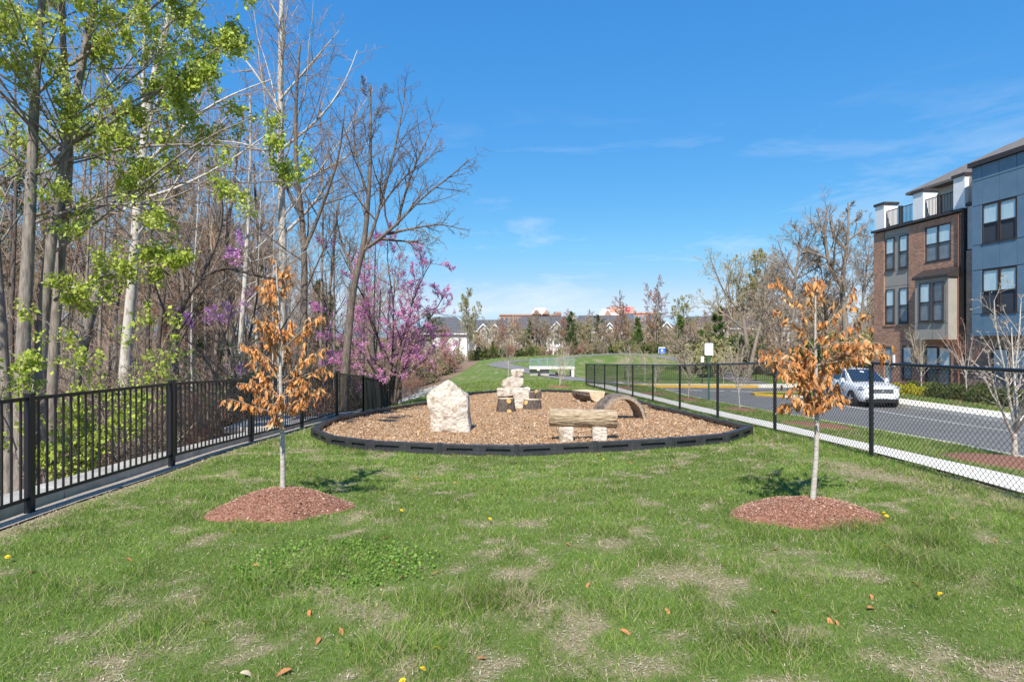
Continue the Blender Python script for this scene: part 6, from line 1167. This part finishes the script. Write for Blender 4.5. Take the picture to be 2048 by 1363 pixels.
# ------------------------------------------------------------------ far buildings
def rect(px0, px1, Y): return (px0 - 1024) / F * Y, (px1 - 1024) / F * Y
def zz_at(py, Y): return CAMZ - (py - HOR) / F * Y
def apartment(px0, px1, Y, eave, ridge, label, gables=(), depth=14, hip=True, base=-6, ridge_in=.22, wins=True, stub=None):
    x0, x1 = rect(px0, px1, Y); cx0 = (x0 + x1) / 2; root = empty('apartment_building', (cx0, Y, base)); tag(root, label, 'building'); hw = (x1 - x0) / 2; ze = zz_at(eave, Y) - base; zr = zz_at(ridge, Y) - base
    MB().box(-hw, hw, 0, depth, -1, ze).build('wall', M['far_white'], root); o_ = .7; ri = hw * ridge_in * 2 if hip else -o_ * .5
    MB().add([(-hw - o_, -o_, ze), (hw + o_, -o_, ze), (hw + o_, depth + o_, ze), (-hw - o_, depth + o_, ze), (-hw + ri, depth / 2, zr), (hw - ri, depth / 2, zr), (-hw - o_, -o_, ze - .25), (hw + o_, -o_, ze - .25), (hw + o_, depth + o_, ze - .25), (-hw - o_, depth + o_, ze - .25)], [(0, 1, 5, 4), (2, 3, 4, 5), (1, 2, 5), (3, 0, 4), (0, 6, 7, 1), (1, 7, 8, 2), (2, 8, 9, 3), (3, 9, 6, 0), (9, 8, 7, 6)]).build('roof', M['far_roof'], root)
    MB().box(-hw - .72, hw + .72, -.74, -.70, ze - .3, ze - .02).build('gutter', M['white_paint'], root)
    for (gp, gw, gt) in gables:
        gx0 = (gp - 1024) / F * Y - cx0; w = gw / F * Y; zt_ = zz_at(gt, Y) - base; gb = MB().prism([(gx0 - w, -1), (gx0 + w, -1), (gx0 + w, zt_ - w * 1.05), (gx0, zt_), (gx0 - w, zt_ - w * 1.05)], 'y', -1.6, -.01).build('gable', M['far_white'], root)
        MB().add([(gx0 - w - .5, -2.1, zt_ - w * 1.05 - .45), (gx0, -2.1, zt_ + .12), (gx0 + w + .5, -2.1, zt_ - w * 1.05 - .45), (gx0 - w - .5, 5, zt_ - w * 1.05 - .45), (gx0, 5, zt_ + .12), (gx0 + w + .5, 5, zt_ - w * 1.05 - .45), (gx0 - w - .5, -2.1, zt_ - w * 1.05 - .2), (gx0, -2.1, zt_ + .37), (gx0 + w + .5, -2.1, zt_ - w * 1.05 - .2), (gx0 - w - .5, 5, zt_ - w * 1.05 - .2), (gx0, 5, zt_ + .37), (gx0 + w + .5, 5, zt_ - w * 1.05 - .2)], [(6, 7, 10, 9), (7, 8, 11, 10), (0, 3, 4, 1), (1, 4, 5, 2), (0, 1, 7, 6), (1, 2, 8, 7)]).build('gable_roof', [M['far_roof']], gb)
        MB().prism([(gx0 - w - .55, zt_ - w * 1.05 - .5), (gx0, zt_ + .1), (gx0 + w + .55, zt_ - w * 1.05 - .5), (gx0 + w + .55, zt_ - w * 1.05 - .1), (gx0, zt_ + .5), (gx0 - w - .55, zt_ - w * 1.05 - .1)], 'y', -2.18, -2.11).build('barge_board', M['white_paint'], gb)
        for lev in range(3):
            zc = zt_ - w * 1.05 - 1.2 - lev * 2.9
            if zc > 0: MB().box(gx0 - w * .5, gx0 + w * .5, -1.66, -1.6, zc - .9, zc + .8).build('balcony_opening', M['glass_dark'], gb); MB().box(gx0 - w * .55, gx0 + w * .55, -1.8, -1.7, zc - .95, zc - .2).build('balcony_rail', M['white_paint'], gb)
    if wins:
        nx_ = max(2, int(2 * hw / 4.2))
        for i in range(nx_):
            for lev in range(3):
                u = -hw + (i + .5) * 2 * hw / nx_; zc = ze - 1.6 - lev * 2.9; w_ = MB().box(u - .62, u + .62, -.06, -.005, zc - .85, zc + .75).build('window', M['white_paint'], root); MB().box(u - .5, u + .5, -.09, -.061, zc - .73, zc + .63).build('pane', M['glass_dark'], w_)
    return root
apartment(832, 938, 165, 666, 632, 'white apartment block with a hipped dark roof beyond the redbud', wins=False, depth=12, ridge_in=.28)
apartment(925, 1034, 185, 661, 638, 'long dark-roofed apartment with two small white gables', gables=((967, 7, 650), (990, 7, 651)), hip=True, ridge_in=.15)
apartment(1030, 1150, 175, 662, 631, 'grey-roofed apartment with one tall white gable and balconies', gables=((1112, 10, 646),), hip=True, ridge_in=.12)
apartment(1150, 1275, 188, 655, 629, 'wide dark-roofed apartment showing white gables below the brick office', gables=((1217, 8, 648), (1288, 7, 650)), ridge_in=.1)
apartment(1270, 1352, 178, 656, 641, 'dark-roofed apartment with a white gable beside the pale round tree', gables=((1330, 8, 646),), ridge_in=.1)
apartment(1368, 1452, 182, 655, 631, 'dark hipped apartment roof with a white dormer behind the vase-shaped tree', gables=((1449, 6, 645),), ridge_in=.25)
apartment(1455, 1600, 190, 656, 640, 'dark-roofed apartment seen through the bare trees beyond the street', gables=((1527, 6, 652),), ridge_in=.1)
def office(px0, px1, Y, top, label, m, base=-6, rows=2, n=8, win='glass_blue', wz=(.25, .85), depth=40):
    x0, x1 = rect(px0, px1, Y); hw = (x1 - x0) / 2; root = empty('office_building', ((x0 + x1) / 2, Y, base)); tag(root, label, 'building'); zt_ = zz_at(top, Y) - base
    MB().box(-hw, hw, 0, depth, -1, zt_).build('wall', m, root); MB().box(-hw - .6, hw + .6, -.6, depth + .6, zt_ + .01, zt_ + 1).build('parapet', m, root)
    for i in range(n):
        for j in range(rows):
            u0 = -hw + (i + .2) * 2 * hw / n; u1 = -hw + (i + .8) * 2 * hw / n; MB().box(u0, u1, -.25, -.01, zt_ - (j + 1) * 4.2, zt_ - j * 4.2 - 1.3).build('window', M[win], root)
    return root, zt_, hw
of1, zt1, hw1 = office(1000, 1122, 430, 631, 'red brick office with a pale pyramid-gabled roof above the apartments', M['far_brick'], n=14, rows=1, win='glass_dark')
u = lambda p, Y, r_: (p - 1024) / F * Y - r_.location.x
a_, b_ = u(1063, 430, of1), u(1098, 430, of1); zb_ = zt1 + 1.02; zt_ = zz_at(615, 430) + 6
MB().add([(a_, -1, zb_), (b_, -1, zb_), (b_, 14, zb_), (a_, 14, zb_), (a_ + 2.2, 6, zt_), (b_ - 2.2, 6, zt_)], [(0, 1, 5, 4), (1, 2, 5), (2, 3, 4, 5), (3, 0, 4)]).build('pale_roof', M['white_paint'], of1)
for c_ in (a_ + 3.2, b_ - 1.6): MB().prism([(c_ - 3.0, zb_), (c_ + 3.0 if c_ < b_ - 2 else c_ + 1.6, zb_), (c_, zt_ - 1.2)], 'y', -3, 3).build('brick_gable', M['far_brick'], of1)
MB().box(u(1110, 430, of1), u(1122, 430, of1), -1, 10, zb_, zb_ + 1.5).build('stair_tower', M['far_brick'], of1)
of2, zt2, hw2 = office(1243, 1312, 400, 627, 'pinkish brick office with blue glass and a red emblem on top', mat('pink_brick', (.50, .28, .21), (.60, .36, .28), scale=.5, rough=.9), n=10)
pk = of2.children[0].data.materials[0]; MB().box(u(1222, 400, of2), u(1271, 400, of2), 4, 20, zt2 + 1.02, zz_at(612.5, 400) + 6).build('upper_block', pk, of2)
MB().tube([(u(1258, 400, of2), .2, 8), (u(1258, 400, of2), .2, 8.1)], .01, 4)
bw = MB(); c_ = u(1258, 400, of2); bw.tube([(c_, .9, zt2 - 4.0), (c_, .9, zt2 - .6)], 2.6, 20).build('curved_glass', M['glass_blue'], of2)
MB().prism([(c_ - 1.15, zt2 + 4.1), (c_ + 1.15, zt2 + 4.1), (c_ + 1.15, zt2 + 2.4), (c_, zt2 + .9), (c_ - 1.15, zt2 + 2.4)], 'y', 3.3, 3.9).build('emblem', M['red'], of2); MB().box(c_ - .7, c_ + .7, 3.2, 3.29, zt2 + 2.9, zt2 + 3.15).build('emblem_mark', M['white_paint'], of2)
lg_ = MB(); x = c_ - 6
for w_ in (1.3, .9, 1.1): lg_.box(x, x + w_, 3.6, 3.95, zt2 + 2.2, zt2 + 3.3); x += w_ + .5
lg_.build('roof_sign', M['white_paint'], of2)
a_, b_ = u(1197, 400, of2), u(1240, 400, of2); lo = MB().box(a_, b_, 2, 20, -1, zz_at(630, 400) + 6).build('lower_wing', M['far_brick'], of2); zb_ = zz_at(630, 400) + 6.02; zt_ = zz_at(617, 400) + 6
MB().add([(a_ + 1, 1.5, zb_), (b_, 1.5, zb_), (b_, 16, zb_), (a_ + 1, 16, zb_), (a_ + 3, 8, zt_), (b_ - 1.5, 8, zt_)], [(0, 1, 5, 4), (1, 2, 5), (2, 3, 4, 5), (3, 0, 4)]).build('pale_roof', M['white_paint'], lo); MB().prism([(a_ + 3, zb_ - 1), (a_ + 9, zb_ - 1), (a_ + 6, zt_ - .6)], 'y', .8, 4).build('brick_gable', M['far_brick'], lo)
office(1492, 1566, 330, 613, 'grey stone office block seen behind the bare trees beyond the street', M['far_grey'], n=12, rows=4, win='glass_dark')
office(1430, 1492, 380, 634, 'low pinkish office wing left of the grey office block', pk, n=8, rows=1, win='glass_dark')
